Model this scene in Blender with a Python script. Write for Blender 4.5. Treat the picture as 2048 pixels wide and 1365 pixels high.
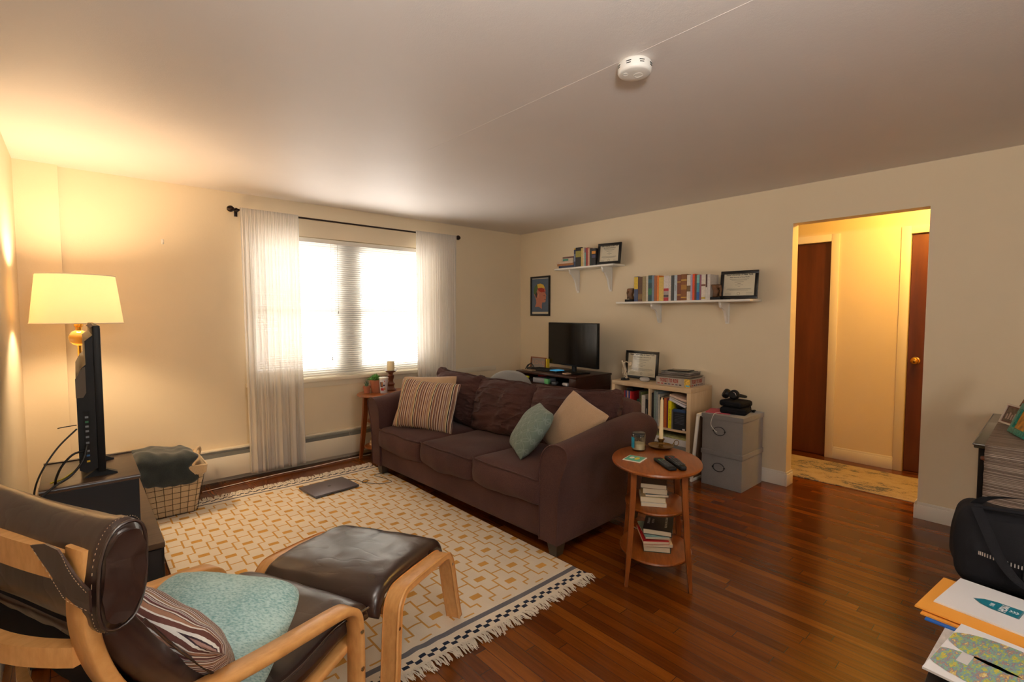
import bpy, bmesh, math, random
from math import sin, cos, pi, radians, sqrt
from mathutils import Vector, Matrix, Euler, noise

random.seed(7)
for o in list(bpy.data.objects):
    bpy.data.objects.remove(o)
sc = bpy.context.scene
COL = sc.collection

# ------------------------------------------------------------------ camera
cam_d = bpy.data.cameras.new('camera')
cam = bpy.data.objects.new('camera', cam_d)
COL.objects.link(cam)
cam_d.sensor_width = 36.0
cam_d.lens = 979.0 / 2048 * 36.0
cam_d.clip_start = 0.05
cam.location = (-4.324, -4.682, 1.4116)
cam.rotation_euler = (pi / 2 - 0.0537, 0.0, -0.7282)
sc.camera = cam

# ------------------------------------------------------------------ light
vs = sc.view_settings
vs.view_transform = 'Standard'
vs.look = 'None'
vs.exposure = 0.08
vs.gamma = 1.0
vs.use_curve_mapping = False
sc.cycles.use_denoising = True
sc.cycles.max_bounces = 10
sc.cycles.diffuse_bounces = 5
sc.cycles.transparent_max_bounces = 24
sc.cycles.sample_clamp_indirect = 6.0
sc.cycles.caustics_reflective = False
sc.cycles.caustics_refractive = False

world = bpy.data.worlds.new('overcast_sky')
sc.world = world
world.use_nodes = True
bg = world.node_tree.nodes['Background']
wt = world.node_tree
_tc = wt.nodes.new('ShaderNodeTexCoord'); _sp = wt.nodes.new('ShaderNodeSeparateXYZ'); _rp = wt.nodes.new('ShaderNodeValToRGB')
wt.links.new(_tc.outputs['Generated'], _sp.inputs[0]); wt.links.new(_sp.outputs[2], _rp.inputs[0])
_rp.color_ramp.elements[0].position = 0.0; _rp.color_ramp.elements[0].color = (0.56, 0.53, 0.49, 1)   # pale ground and houses
_rp.color_ramp.elements[1].position = 0.04; _rp.color_ramp.elements[1].color = (1.0, 0.96, 0.89, 1)    # overcast sky
wt.links.new(_rp.outputs[0], bg.inputs[0])
bg.inputs[1].default_value = 17.0

def area_portal(name, loc, rot, sx, sy):
    l = bpy.data.lights.new(name, 'AREA')
    l.shape = 'RECTANGLE'; l.size = sx; l.size_y = sy
    l.cycles.is_portal = True
    o = bpy.data.objects.new(name, l); COL.objects.link(o)
    o.location = loc; o.rotation_euler = rot
    return o
area_portal('window_daylight_portal', (-2.2, 0.17, 1.465), (-pi / 2, 0, 0), 2.0, 1.33)
area_portal('rear_fill_window_portal', (-3.6, -7.15, 1.5), (pi / 2, 0, 0), .8, 1.0)  # guides sky light through the rear opening added for fill

def point(name, loc, power, col, r):
    l = bpy.data.lights.new(name, 'POINT'); l.energy = power; l.color = col
    l.shadow_soft_size = r
    o = bpy.data.objects.new(name, l); COL.objects.link(o); o.location = loc
    return o

# added fill light behind the camera, aimed at the ceiling like bounced flash
def area(name, loc, rot, sx, sy, power, col):
    l = bpy.data.lights.new(name, 'AREA'); l.shape = 'RECTANGLE'; l.size = sx; l.size_y = sy
    l.energy = power; l.color = col
    o = bpy.data.objects.new(name, l); COL.objects.link(o); o.location = loc; o.rotation_euler = Vector(rot).to_track_quat('-Z', 'Y').to_euler()
    return o
area('bounce_fill_light', (-4.22, -4.86, 1.88), (.26, .23, 1), .30, .30, 60, (1, 1, .98))

# ------------------------------------------------------------------ material helpers
def srgb(r, g, b):
    f = lambda c: c / 12.92 if c <= 0.04045 else ((c + 0.055) / 1.055) ** 2.4
    return (f(r / 255), f(g / 255), f(b / 255), 1)

class NT:
    def __init__(s, name):
        s.m = bpy.data.materials.new(name); s.m.use_nodes = True
        s.t = s.m.node_tree; s.n = s.t.nodes; s.l = s.t.links
        s.b = s.n['Principled BSDF']; s.out = s.n['Material Output']
    def new(s, ty, **kw):
        n = s.n.new(ty)
        for k, v in kw.items():
            setattr(n, k, v)
        return n
    def link(s, a, b): s.l.new(a, b)
    def math(s, op, a, b=None, c=None):
        n = s.new('ShaderNodeMath', operation=op)
        for i, v in enumerate((a, b, c)):
            if v is None: continue
            if isinstance(v, (int, float)): n.inputs[i].default_value = v
            else: s.link(v, n.inputs[i])
        return n.outputs[0]
    def coord(s, kind='Object'):
        return s.new('ShaderNodeTexCoord').outputs[kind]
    def noise(s, scale, detail=3, vec=None, rough=0.5):
        n = s.new('ShaderNodeTexNoise'); n.inputs['Scale'].default_value = scale
        n.inputs['Detail'].default_value = detail; n.inputs['Roughness'].default_value = rough
        s.link(vec if vec is not None else s.coord(), n.inputs['Vector'])
        return n.outputs['Fac']
    def mapping(s, vec, scale=(1, 1, 1), rot=(0, 0, 0), loc=(0, 0, 0)):
        n = s.new('ShaderNodeMapping'); n.inputs['Scale'].default_value = scale
        n.inputs['Rotation'].default_value = rot; n.inputs['Location'].default_value = loc
        s.link(vec, n.inputs['Vector']); return n.outputs[0]
    def ramp(s, fac, stops, interp='LINEAR'):
        n = s.new('ShaderNodeValToRGB'); cr = n.color_ramp; cr.interpolation = interp
        while len(cr.elements) < len(stops): cr.elements.new(0.5)
        for e, (p, c) in zip(cr.elements, stops):
            e.position = p; e.color = c
        s.link(fac, n.inputs[0]); return n.outputs[0]
    def bump(s, h, strength=0.3, dist=0.01):
        n = s.new('ShaderNodeBump'); n.inputs['Strength'].default_value = strength
        n.inputs['Distance'].default_value = dist; s.link(h, n.inputs['Height'])
        s.link(n.outputs[0], s.b.inputs['Normal'])
    def set(s, **kw):
        for k, v in kw.items():
            s.b.inputs[k.replace('_', ' ')].default_value = v
        return s

def mat(name, col, rough=0.6, metal=0.0, bump=None, var=0.0, vscale=8, spec=None, **kw):
    n = NT(name)
    c = srgb(*col)
    n.set(Base_Color=c, Roughness=rough, Metallic=metal)
    if spec is not None: n.b.inputs['Specular IOR Level'].default_value = spec
    if var > 0:
        f = n.noise(vscale, 3)
        lo = tuple(x * (1 - var) for x in c[:3]) + (1,)
        hi = tuple(min(1, x * (1 + var)) for x in c[:3]) + (1,)
        n.link(n.ramp(f, [(0.3, lo), (0.7, hi)]), n.b.inputs['Base Color'])
    if bump:
        n.bump(n.noise(bump[0], 2), bump[1], bump[2] if len(bump) > 2 else 0.005)
    return n.m

M = {}
def bookmat(col):
    k = 'cover_%02x%02x%02x' % col
    if k not in M: M[k] = mat('cover_' + k[6:], col, 0.5, var=0.12, vscale=60)
    return M[k]

# wall paint
def wallmat(name, col):
    n = NT(name); c = srgb(*col)
    n.set(Base_Color=c, Roughness=0.55)
    n.b.inputs['Specular IOR Level'].default_value = 0.35
    f = n.noise(3.0, 4)
    n.link(n.ramp(f, [(0.3, tuple(x * .975 for x in c[:3]) + (1,)), (0.7, c)]), n.b.inputs['Base Color'])
    a = n.noise(220, 2); b = n.noise(38, 2)
    n.bump(n.math('ADD', a, b), 0.12, 0.004)
    return n.m
M['wall'] = wallmat('cream_wall_paint', (232, 216, 187))
M['ceil'] = wallmat('ceiling_paint', (226, 218, 212))
M['white'] = mat('white_trim_paint', (235, 230, 220), 0.4, bump=(30, .05))
M['whiteshelf'] = mat('white_shelf_paint', (238, 234, 226), 0.4)
M['heater'] = mat('cream_enamel', (232, 222, 200), 0.4)
M['heatdark'] = mat('heater_slot_metal', (110, 108, 100), 0.5, .3)
M['gapshade'] = mat('gap_shade', (25, 20, 16), 0.9)

# oak strip floor
def floor_mat():
    n = NT('oak_strip_floor')
    co = n.coord('Object')
    sep = n.new('ShaderNodeSeparateXYZ'); n.link(co, sep.inputs[0])
    w, L = 0.057, 0.85
    row = n.math('FLOOR', n.math('DIVIDE', sep.outputs[0], w))
    wn = n.new('ShaderNodeTexWhiteNoise', noise_dimensions='1D'); n.link(row, wn.inputs['W'])
    yo = n.math('ADD', sep.outputs[1], n.math('MULTIPLY', wn.outputs['Value'], 7.3))
    col = n.math('FLOOR', n.math('DIVIDE', yo, L))
    cmb = n.new('ShaderNodeCombineXYZ'); n.link(row, cmb.inputs[0]); n.link(col, cmb.inputs[1])
    wn2 = n.new('ShaderNodeTexWhiteNoise', noise_dimensions='2D'); n.link(cmb.outputs[0], wn2.inputs['Vector'])
    base = n.ramp(wn2.outputs['Value'], [(0.0, srgb(90, 42, 10)), (0.35, srgb(104, 51, 12)), (0.7, srgb(116, 60, 15)), (1.0, srgb(134, 74, 22))])
    # grain stretched along the boards, shifted per board
    shift = n.new('ShaderNodeVectorMath', operation='MULTIPLY_ADD')
    n.link(wn2.outputs['Color'], shift.inputs[0]); shift.inputs[1].default_value = (9, 9, 9); n.link(co, shift.inputs[2])
    g = n.noise(1.0, 6, n.mapping(shift.outputs[0], scale=(70, 3.2, 1)), 0.65)
    gr = n.ramp(g, [(0.35, (0.45, 0.45, 0.45, 1)), (0.65, (1.1, 1.1, 1.1, 1))])
    mx = n.new('ShaderNodeMix', data_type='RGBA', blend_type='MULTIPLY'); mx.inputs[0].default_value = 0.5
    n.link(base, mx.inputs[6]); n.link(gr, mx.inputs[7])
    # seams
    fx = n.math('FRACT', n.math('DIVIDE', sep.outputs[0], w)); fy = n.math('FRACT', n.math('DIVIDE', yo, L))
    sx = n.math('LESS_THAN', n.math('ABSOLUTE', n.math('SUBTRACT', fx, 0.5)), 0.482)
    sy = n.math('LESS_THAN', n.math('ABSOLUTE', n.math('SUBTRACT', fy, 0.5)), 0.4985)
    seam = n.math('MULTIPLY', sx, sy)
    mx2 = n.new('ShaderNodeMix', data_type='RGBA', blend_type='MIX')
    n.link(seam, mx2.inputs[0]); mx2.inputs[6].default_value = srgb(52, 24, 12); n.link(mx.outputs[2], mx2.inputs[7])
    n.link(mx2.outputs[2], n.b.inputs['Base Color'])
    rr = n.noise(5, 3)
    n.link(n.math('MULTIPLY_ADD', rr, 0.10, 0.15), n.b.inputs['Roughness'])
    h = n.math('ADD', n.math('MULTIPLY', seam, 0.5), n.math('MULTIPLY', n.noise(2.2, 2), 0.9))
    n.bump(h, 0.12, 0.002)
    n.b.inputs['Specular IOR Level'].default_value = 0.42
    return n.m
M['floor'] = floor_mat()

def wood(name, dark, light, scale=(3, 3, 30), rough=0.4, dist=0.06):
    n = NT(name); co = n.coord('Object')
    g = n.noise(1.0, 5, n.mapping(co, scale=scale), 0.6)
    n.link(n.ramp(g, [(0.3, srgb(*dark)), (0.7, srgb(*light))]), n.b.inputs['Base Color'])
    n.set(Roughness=rough)
    n.bump(g, dist, 0.002)
    return n.m
M['birch'] = wood('bent_birch_veneer', (205, 148, 84), (226, 172, 108), (22, 60, 22), 0.33)
M['birch_edge'] = M['birch']
M['cherry'] = wood('cherry_wood', (116, 58, 18), (148, 80, 30), (10, 60, 10), 0.3)
M['cherry2'] = wood('cherry_wood_legs', (118, 60, 20), (148, 80, 30), (60, 60, 5), 0.35)
M['birchshelf'] = wood('pale_birch_laminate', (206, 178, 140), (218, 192, 156), (40, 6, 6), 0.45, .02)
M['blackwood'] = wood('black_brown_veneer', (72, 54, 40), (92, 70, 54), (4, 50, 4), 0.42, .03)
M['blackface'] = mat('black_foil_face', (24, 23, 25), 0.38, var=.1)
M['espresso'] = wood('espresso_stained_wood', (44, 22, 16), (62, 32, 22), (8, 30, 8), 0.35, .03)
M['door'] = wood('mahogany_door_veneer', (76, 34, 14), (104, 50, 22), (30, 9, 1.2), 0.4, .04)
M['darkwood'] = wood('walnut_turned_wood', (92, 44, 22), (122, 64, 34), (20, 20, 6), 0.4)
M['brass'] = mat('polished_brass', (214, 160, 66), 0.22, 1.0)
M['oldbrass'] = mat('aged_brass', (128, 100, 56), 0.38, 0.9, var=.25, vscale=30)
M['black'] = mat('black_plastic', (12, 12, 13), 0.5, spec=.3)
M['blackmatte'] = mat('black_matte', (14, 13, 13), 0.8)
M['blackcloth'] = mat('black_cloth', (22, 22, 26), 0.9, bump=(500, .2, .002), spec=.2)
M['darkmetal'] = mat('dark_bronze_metal', (48, 34, 28), 0.4, 0.7)
M['chrome'] = mat('chrome', (200, 200, 205), 0.2, 1.0)
M['cable'] = mat('black_cable', (18, 18, 18), 0.5)
M['whitecable'] = mat('white_cable', (225, 222, 215), 0.5)
M['greycable'] = mat('grey_cable', (150, 145, 135), 0.5)
M['yellowcable'] = mat('yellow_cable', (190, 180, 40), 0.5)
M['page'] = mat('book_pages', (226, 214, 190), 0.85, bump=(300, .2, .001))
M['paper'] = mat('white_paper', (236, 236, 240), 0.6)
M['screen'] = mat('glossy_black_screen', (6, 6, 7), 0.09)
M['ink'] = mat('black_ink', (42, 38, 34), 0.7)
M['whiteink'] = mat('white_print', (225, 225, 225), 0.6)
M['frameblack'] = mat('black_picture_frame', (18, 17, 18), 0.35)
M['candle'] = mat('cream_wax', (240, 222, 178), 0.45)
M['terracotta'] = mat('terracotta', (168, 104, 74), 0.85, bump=(120, .1))
M['soil'] = mat('soil', (50, 36, 26), 0.95)
M['greenleaf'] = mat('succulent_green', (92, 150, 70), 0.5, var=.3, vscale=30)
M['aloe'] = mat('aloe_grey_green', (96, 122, 92), 0.5, var=.25, vscale=50)

def leather():
    n = NT('dark_brown_leather')
    n.set(Base_Color=srgb(62, 42, 34), Roughness=0.34)
    n.b.inputs['Specular IOR Level'].default_value = 0.8
    co = n.coord('Object')
    big = n.noise(1.0, 2, n.mapping(co, scale=(7, 26, 10), rot=(0, 0, .7)), .4)
    h = n.math('ADD', n.math('MULTIPLY', big, 1.0), n.math('MULTIPLY', n.noise(150, 1, co), 0.05))
    cw = n.noise(1, 2, n.mapping(co, scale=(9, 3.5, 9), rot=(0, 0, .35)), .5)
    rdg = n.math('POWER', n.math('SUBTRACT', 1.0, n.math('ABSOLUTE', n.math('MULTIPLY_ADD', cw, 5.0, -2.5))), 6.0)
    h = n.math('SUBTRACT', h, n.math('MULTIPLY', n.math('MAXIMUM', rdg, 0.0), 0.5))
    n.bump(h, 0.22, 0.0045)
    f = n.noise(5, 3, co)
    n.link(n.ramp(f, [(0.3, srgb(44, 30, 26)), (0.75, srgb(60, 42, 36))]), n.b.inputs['Base Color'])
    n.link(n.math('MULTIPLY_ADD', n.noise(4, 1, co), .08, .25), n.b.inputs['Roughness'])
    return n.m
M['leather'] = leather()
M['stitch'] = mat('tan_stitching', (176, 150, 118), .8)

def fabric(name, a, b, scale=400, bump=.25, rough=.95, sheen=0.3, mid=3.0):
    n = NT(name); co = n.coord('Object')
    f = n.math('ADD', n.math('MULTIPLY', n.noise(scale, 2, co), .5), n.math('MULTIPLY', n.noise(mid, 4, co), .5))
    n.link(n.ramp(f, [(0.35, srgb(*a)), (0.65, srgb(*b))]), n.b.inputs['Base Color'])
    n.set(Roughness=rough)
    n.b.inputs['Specular IOR Level'].default_value = 0.15
    n.b.inputs['Sheen Weight'].default_value = sheen
    n.b.inputs['Sheen Roughness'].default_value = .5
    n.bump(n.noise(scale, 2, co), bump, 0.002)
    return n.m
M['sofa'] = fabric('brown_chenille', (60, 39, 37), (84, 57, 53), 260, sheen=.06)
def sofa_wrinkle():
    n = NT('brown_chenille_creased'); co = n.coord('Object')
    f = n.math('ADD', n.math('MULTIPLY', n.noise(260, 2, co), .5), n.math('MULTIPLY', n.noise(3, 4, co), .5))
    n.link(n.ramp(f, [(0.35, srgb(60, 39, 37)), (0.65, srgb(84, 57, 53))]), n.b.inputs['Base Color'])
    n.set(Roughness=.95); n.b.inputs['Specular IOR Level'].default_value = .15; n.b.inputs['Sheen Weight'].default_value = .06
    w = n.noise(1, 3, n.mapping(co, scale=(3, 2.6, 8)), .45)
    r = n.math('POWER', n.math('SUBTRACT', 1.0, n.math('ABSOLUTE', n.math('MULTIPLY_ADD', w, 4.0, -2.0))), 3.0)
    n.bump(n.math('ADD', n.math('MULTIPLY', r, 1.0), n.math('MULTIPLY', n.noise(260, 2, co), .06)), .8, .026)
    return n.m
M['sofa_creased'] = sofa_wrinkle()
M['sofaleg'] = mat('dark_sofa_leg', (46, 38, 32), .45)
M['greyfab'] = fabric('grey_box_linen', (112, 108, 106), (136, 131, 128), 500, .2)
M['chairfab'] = fabric('light_grey_upholstery', (150, 150, 148), (176, 176, 172), 500, .2)
M['tan'] = fabric('tan_pillow_cloth', (168, 140, 112), (188, 160, 130), 300, .2)
M['jeans'] = fabric('dark_slate_blanket', (42, 48, 50), (62, 68, 68), 300, .3, mid=9)
M['basketliner'] = fabric('beige_liner', (196, 170, 134), (214, 188, 152), 200, .2)
M['wire'] = mat('rusty_wire', (62, 44, 30), .6, .5)
M['ring'] = mat('box_ring_metal', (40, 38, 40), .4, .7)

def teal():
    n = NT('teal_chenille'); co = n.coord('Object')
    s = n.mapping(co, scale=(110, 260, 110))
    f = n.math('ADD', n.math('MULTIPLY', n.noise(1, 2, s), .7), n.math('MULTIPLY', n.noise(7, 3, co), .3))
    n.link(n.ramp(f, [(0.36, srgb(126, 172, 176)), (0.6, srgb(190, 220, 218))]), n.b.inputs['Base Color'])
    n.set(Roughness=.95); n.b.inputs['Specular IOR Level'].default_value = .1
    n.b.inputs['Sheen Weight'].default_value = .2
    n.bump(n.noise(1, 2, s), .6, .003)
    return n.m
M['teal'] = teal()

def velvet():
    n = NT('sage_velvet'); co = n.coord('Object')
    # quilted overlapping circles
    m = n.mapping(co, scale=(12.5, 12.5, 12.5))
    sep = n.new('ShaderNodeSeparateXYZ'); n.link(m, sep.inputs[0])
    rings = []
    for ox, oy in ((0, 0), (.5, .5)):
        fx = n.math('SUBTRACT', n.math('FRACT', n.math('ADD', sep.outputs[0], ox)), .5)
        fy = n.math('SUBTRACT', n.math('FRACT', n.math('ADD', sep.outputs[1], oy)), .5)
        d = n.math('SQRT', n.math('ADD', n.math('MULTIPLY', fx, fx), n.math('MULTIPLY', fy, fy)))
        rings.append(n.math('ABSOLUTE', n.math('SUBTRACT', d, .48)))
    r = n.math('MINIMUM', rings[0], rings[1])
    r = n.math('MINIMUM', r, .07)
    n.link(n.ramp(n.math('MULTIPLY', r, 14), [(0, srgb(138, 154, 146)), (.5, srgb(112, 128, 121))]), n.b.inputs['Base Color'])
    n.set(Roughness=.8); n.b.inputs['Sheen Weight'].default_value = .15; n.b.inputs['Specular IOR Level'].default_value = .1
    n.bump(r, .6, .04)
    return n.m
M['velvet'] = velvet()

def stripes(name, cols, period, axis=0, bend=0.0, rough=.9):
    """cols: list of (width, rgb) repeated; stripes across the object's own x axis"""
    n = NT(name); co = n.coord('Object')
    sep = n.new('ShaderNodeSeparateXYZ'); n.link(co, sep.inputs[0])
    src = sep.outputs[axis] if axis != 'd' else n.math('ADD', n.math('MULTIPLY', sep.outputs[0], .62), n.math('MULTIPLY', sep.outputs[1], .78))
    x = n.math('ADD', src, n.math('MULTIPLY', n.math('SUBTRACT', n.noise(5, 2, co), .5), bend))
    f = n.math('FRACT', n.math('DIVIDE', x, period))
    tot = sum(w for w, _ in cols); p = 0; stops = []
    for w, c in cols:
        stops.append((p / tot, srgb(*c))); p += w
    n.link(n.ramp(f, stops, 'CONSTANT'), n.b.inputs['Base Color'])
    n.set(Roughness=rough); n.b.inputs['Specular IOR Level'].default_value = .15
    n.bump(n.noise(350, 2, co), .25, .002)
    return n.m
cr, br, mv, wt, dk, tn, bl = (214, 204, 186), (104, 68, 56), (130, 98, 88), (226, 224, 220), (52, 38, 44), (172, 138, 112), (62, 78, 84)
M['stripe_sofa'] = stripes('brown_cream_stripe', [(3, br), (1, cr), (2, tn), (1, br), (1, cr), (3, mv), (1, cr), (1, br), (4, tn), (1, (225, 222, 170)), (2, dk), (1, cr), (2, mv), (1, br), (2, tn), (1, cr), (1, dk), (3, mv), (1, cr), (2, br), (2, tn), (1, wt)], .150, 0, .002)
M['stripe_chair'] = stripes('white_plum_stripe', [(3, (92, 58, 52)), (2, wt), (1, dk), (2, (150, 118, 110)), (2, wt), (1, (80, 34, 60)), (3, (168, 136, 110)), (1, dk), (3, wt), (2, (96, 62, 58)), (1, wt), (1, bl), (2, (186, 170, 170)), (1, (90, 40, 60)), (2, (98, 66, 58)), (2, wt), (1, dk), (3, (150, 112, 92)), (1, wt)], .066, 1, .003)
# ------------------------------------------------------------------ geometry helpers
def link(o, parent=None):
    COL.objects.link(o)
    if parent is not None: o.parent = parent
    return o

def mobj(name, bm, mats, parent=None, smooth=35, **props):
    me = bpy.data.meshes.new(name)
    bmesh.ops.recalc_face_normals(bm, faces=bm.faces[:])
    bm.to_mesh(me); bm.free()
    if not isinstance(mats, (list, tuple)): mats = [mats]
    for m in mats: me.materials.append(m)
    if smooth:
        me.shade_smooth()
        me.set_sharp_from_angle(angle=radians(smooth))
    o = bpy.data.objects.new(name, me)
    link(o, parent)
    for k, v in props.items(): o[k] = v
    return o

def thing(name, label, cat, loc=(0, 0, 0), rz=0.0, group=None, rot=None):
    o = bpy.data.objects.new(name, None); COL.objects.link(o)
    o.empty_display_size = .05
    o.location = loc; o.rotation_euler = rot if rot else (0, 0, rz)
    o['label'] = label; o['category'] = cat
    if group: o['group'] = group
    return o

def tag(o, label, cat, group=None, loc=None, rz=None):
    o['label'] = label; o['category'] = cat
    if group: o['group'] = group
    if loc is not None: o.location = loc
    if rz is not None: o.rotation_euler = (0, 0, rz)
    return o

def struct(name, bm, m, smooth=0, parent=None):
    o = mobj(name, bm, m, parent, smooth)
    if parent is None: o['kind'] = 'structure'
    return o

def BM(): return bmesh.new()

def box(bm, x0, x1, y0, y1, z0, z1, bev=0.0, mi=0, seg=2, mtx=None):
    r = bmesh.ops.create_cube(bm, size=1.0)
    vv = r['verts']
    for v in vv:
        v.co = Vector((x0 + (v.co.x + .5) * (x1 - x0), y0 + (v.co.y + .5) * (y1 - y0), z0 + (v.co.z + .5) * (z1 - z0)))
    fs = set(f for v in vv for f in v.link_faces)
    if bev > 0:
        es = list(set(e for v in vv for e in v.link_edges))
        rr = bmesh.ops.bevel(bm, geom=es, offset=bev, segments=seg, profile=.5, affect='EDGES')
        fs = set(rr['faces']) | set(f for f in fs if f.is_valid)
        vv = list(set(v for f in fs for v in f.verts))
    for f in fs:
        if f.is_valid: f.material_index = mi
    if mtx is not None:
        for v in vv: v.co = mtx @ v.co
    return vv

def frame_of(d):
    d = d.normalized()
    a = Vector((0, 0, 1)) if abs(d.z) < .9 else Vector((1, 0, 0))
    x = a.cross(d).normalized(); y = d.cross(x).normalized()
    return x, y

def tube(bm, pts, r, seg=8, closed=False, mi=0, rfun=None, caps=True):
    pts = [Vector(p) for p in pts]; n = len(pts); rings = []
    px = None
    for i, p in enumerate(pts):
        if closed: d = pts[(i + 1) % n] - pts[i - 1]
        else: d = pts[min(i + 1, n - 1)] - pts[max(i - 1, 0)]
        if d.length < 1e-9: d = Vector((0, 0, 1))
        if px is None: x, y = frame_of(d)
        else:
            dn = d.normalized(); x = (px - dn * px.dot(dn))
            if x.length < 1e-6: x, y = frame_of(d)
            x.normalize(); y = dn.cross(x).normalized()
        px = x
        rr = rfun(i / max(1, n - 1)) if rfun else r
        rings.append([bm.verts.new(p + (x * cos(2 * pi * k / seg) + y * sin(2 * pi * k / seg)) * rr) for k in range(seg)])
    m = n if closed else n - 1
    for i in range(m):
        a, b = rings[i], rings[(i + 1) % n]
        for k in range(seg):
            f = bm.faces.new((a[k], a[(k + 1) % seg], b[(k + 1) % seg], b[k])); f.material_index = mi
    if not closed and caps:
        f = bm.faces.new(rings[0][::-1]); f.material_index = mi
        f = bm.faces.new(rings[-1]); f.material_index = mi

def cyl(bm, p0, p1, r0, r1=None, seg=16, mi=0):
    r1 = r0 if r1 is None else r1
    tube(bm, [p0, p1], r0, seg, mi=mi, rfun=lambda t: r0 + (r1 - r0) * t)

def lathe(bm, prof, seg=32, c=(0, 0, 0), mi=0, sx=1.0, sy=1.0):
    c = Vector(c); rings = []
    for r, z in prof:
        if r < 1e-6: rings.append([bm.verts.new(c + Vector((0, 0, z)))])
        else: rings.append([bm.verts.new(c + Vector((r * sx * cos(2 * pi * k / seg), r * sy * sin(2 * pi * k / seg), z))) for k in range(seg)])
    for a, b in zip(rings, rings[1:]):
        for k in range(seg):
            k2 = (k + 1) % seg
            if len(a) == 1 and len(b) == 1: continue
            if len(a) == 1: f = bm.faces.new((a[0], b[k2], b[k]))
            elif len(b) == 1: f = bm.faces.new((a[k], a[k2], b[0]))
            else: f = bm.faces.new((a[k], a[k2], b[k2], b[k]))
            f.material_index = mi

def prism(bm, poly, a, b, axis='y', mi=0):
    """extrude a 2D polygon between a and b along an axis"""
    def P(u, v, w):
        return {'y': (u, w, v), 'x': (w, u, v), 'z': (u, v, w)}[axis]
    A = [bm.verts.new(P(u, v, a)) for u, v in poly]; B = [bm.verts.new(P(u, v, b)) for u, v in poly]
    n = len(poly)
    fs = [bm.faces.new(A), bm.faces.new(B[::-1])]
    for i in range(n): fs.append(bm.faces.new((A[i], B[i], B[(i + 1) % n], A[(i + 1) % n])))
    for f in fs: f.material_index = mi
    return A + B

def bent(bm, path, v0, v1, t, mi=0, axis='y'):
    """strip of thickness t whose outer side follows path [(s,z)], v0..v1 wide (bent lamination)"""
    n = len(path); off = []
    for i, p in enumerate(path):
        a = path[max(0, i - 1)]; b = path[min(n - 1, i + 1)]
        d = Vector((b[0] - a[0], b[1] - a[1])).normalized()
        off.append((p[0] - d.y * t, p[1] + d.x * t))
    e = min(.004, t * .2)
    ring = []
    for p, q in zip(path, off):
        P = Vector(p); Q = Vector(q); d = (Q - P).normalized()
        cs = [(P + d * e, v0), (P, v0 + e), (P, v1 - e), (P + d * e, v1), (Q - d * e, v1), (Q, v1 - e), (Q, v0 + e), (Q - d * e, v0)]
        if axis == 'y': ring.append([bm.verts.new((c[0].x, c[1], c[0].y)) for c in cs])
        else: ring.append([bm.verts.new((c[1], c[0].x, c[0].y)) for c in cs])
    for a, b in zip(ring, ring[1:]):
        for k in range(8):
            f = bm.faces.new((a[k], a[(k + 1) % 8], b[(k + 1) % 8], b[k])); f.material_index = mi
    bm.faces.new(ring[0][::-1]).material_index = mi
    bm.faces.new(ring[-1]).material_index = mi

def smoothpath(pts, n=6):
    """Catmull-Rom through points (2D or 3D)"""
    P = [Vector(p) for p in pts]; out = []
    for i in range(len(P) - 1):
        a = P[max(0, i - 1)]; b = P[i]; c = P[i + 1]; d = P[min(len(P) - 1, i + 2)]
        for k in range(n):
            t = k / n
            out.append(.5 * ((2 * b) + (c - a) * t + (2 * a - 5 * b + 4 * c - d) * t * t + (3 * b - a - 3 * c + d) * t ** 3))
    out.append(P[-1]); return out

def softbox(bm, cx, cy, cz, hx, hy, hz, r, n=12, fun=None, mi=0):
    """rounded box with a dense grid that fun(local, unit) can push about"""
    tmp = bmesh.new()
    bmesh.ops.create_cube(tmp, size=2.0)
    bmesh.ops.subdivide_edges(tmp, edges=tmp.edges[:], cuts=n, use_grid_fill=True)
    vm = {}
    for v in tmp.verts:
        u = v.co.copy()
        # concentrate vertices near the edges
        w = Vector([math.copysign(1 - (1 - abs(c)) ** 1.0, c) for c in u])
        p = Vector((w.x * hx, w.y * hy, w.z * hz))
        q = Vector((max(-hx + r, min(hx - r, p.x)), max(-hy + r, min(hy - r, p.y)), max(-hz + r, min(hz - r, p.z))))
        d = p - q
        if d.length > 1e-9: p = q + d.normalized() * min(r, d.length if d.length < r else r)
        if fun: p = fun(p, u)
        vm[v] = bm.verts.new(Vector((cx, cy, cz)) + p)
    for f in tmp.faces:
        g = bm.faces.new([vm[v] for v in f.verts]); g.material_index = mi
    tmp.free()

def pillow_bm(w, h, t, n=26, seed=0, wr=.006, pinch=.05, sag=0.0, rc=.03):
    bm = BM(); grid = {}
    for side in (1, -1):
        for i in range(n + 1):
            for j in range(n + 1):
                u = -1 + 2 * i / n; v = -1 + 2 * j / n
                edge = (i in (0, n)) or (j in (0, n))
                if side == -1 and edge: grid[(side, i, j)] = grid[(1, i, j)]; continue
                x = u * w / 2 * (1 - pinch * (1 - v * v)); y = v * h / 2 * (1 - pinch * (1 - u * u))
                x *= 1 - rc * v ** 6; y *= 1 - rc * u ** 6
                th = t / 2 * ((1 - abs(u) ** 2.6) * (1 - abs(v) ** 2.6)) ** .55
                z = side * th
                k = noise.noise(Vector((x * 9 + seed, y * 9, side * 2)))
                k2 = noise.noise(Vector((x * 26 + seed, y * 8, 5)))
                rim = max(abs(u), abs(v))
                z += (k * wr + k2 * wr * .6 * rim) * side * (0 if edge else 1)
                if edge: z += noise.noise(Vector((x * 12 + seed, y * 12, 9))) * wr * 1.6
                y -= sag * (1 - v) * (1 - u * u)
                grid[(side, i, j)] = bm.verts.new((x, y, z))
    for side in (1, -1):
        for i in range(n):
            for j in range(n):
                q = [grid[(side, i, j)], grid[(side, i + 1, j)], grid[(side, i + 1, j + 1)], grid[(side, i, j + 1)]]
                if side == -1: q.reverse()
                bm.faces.new(q)
    return bm

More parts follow.
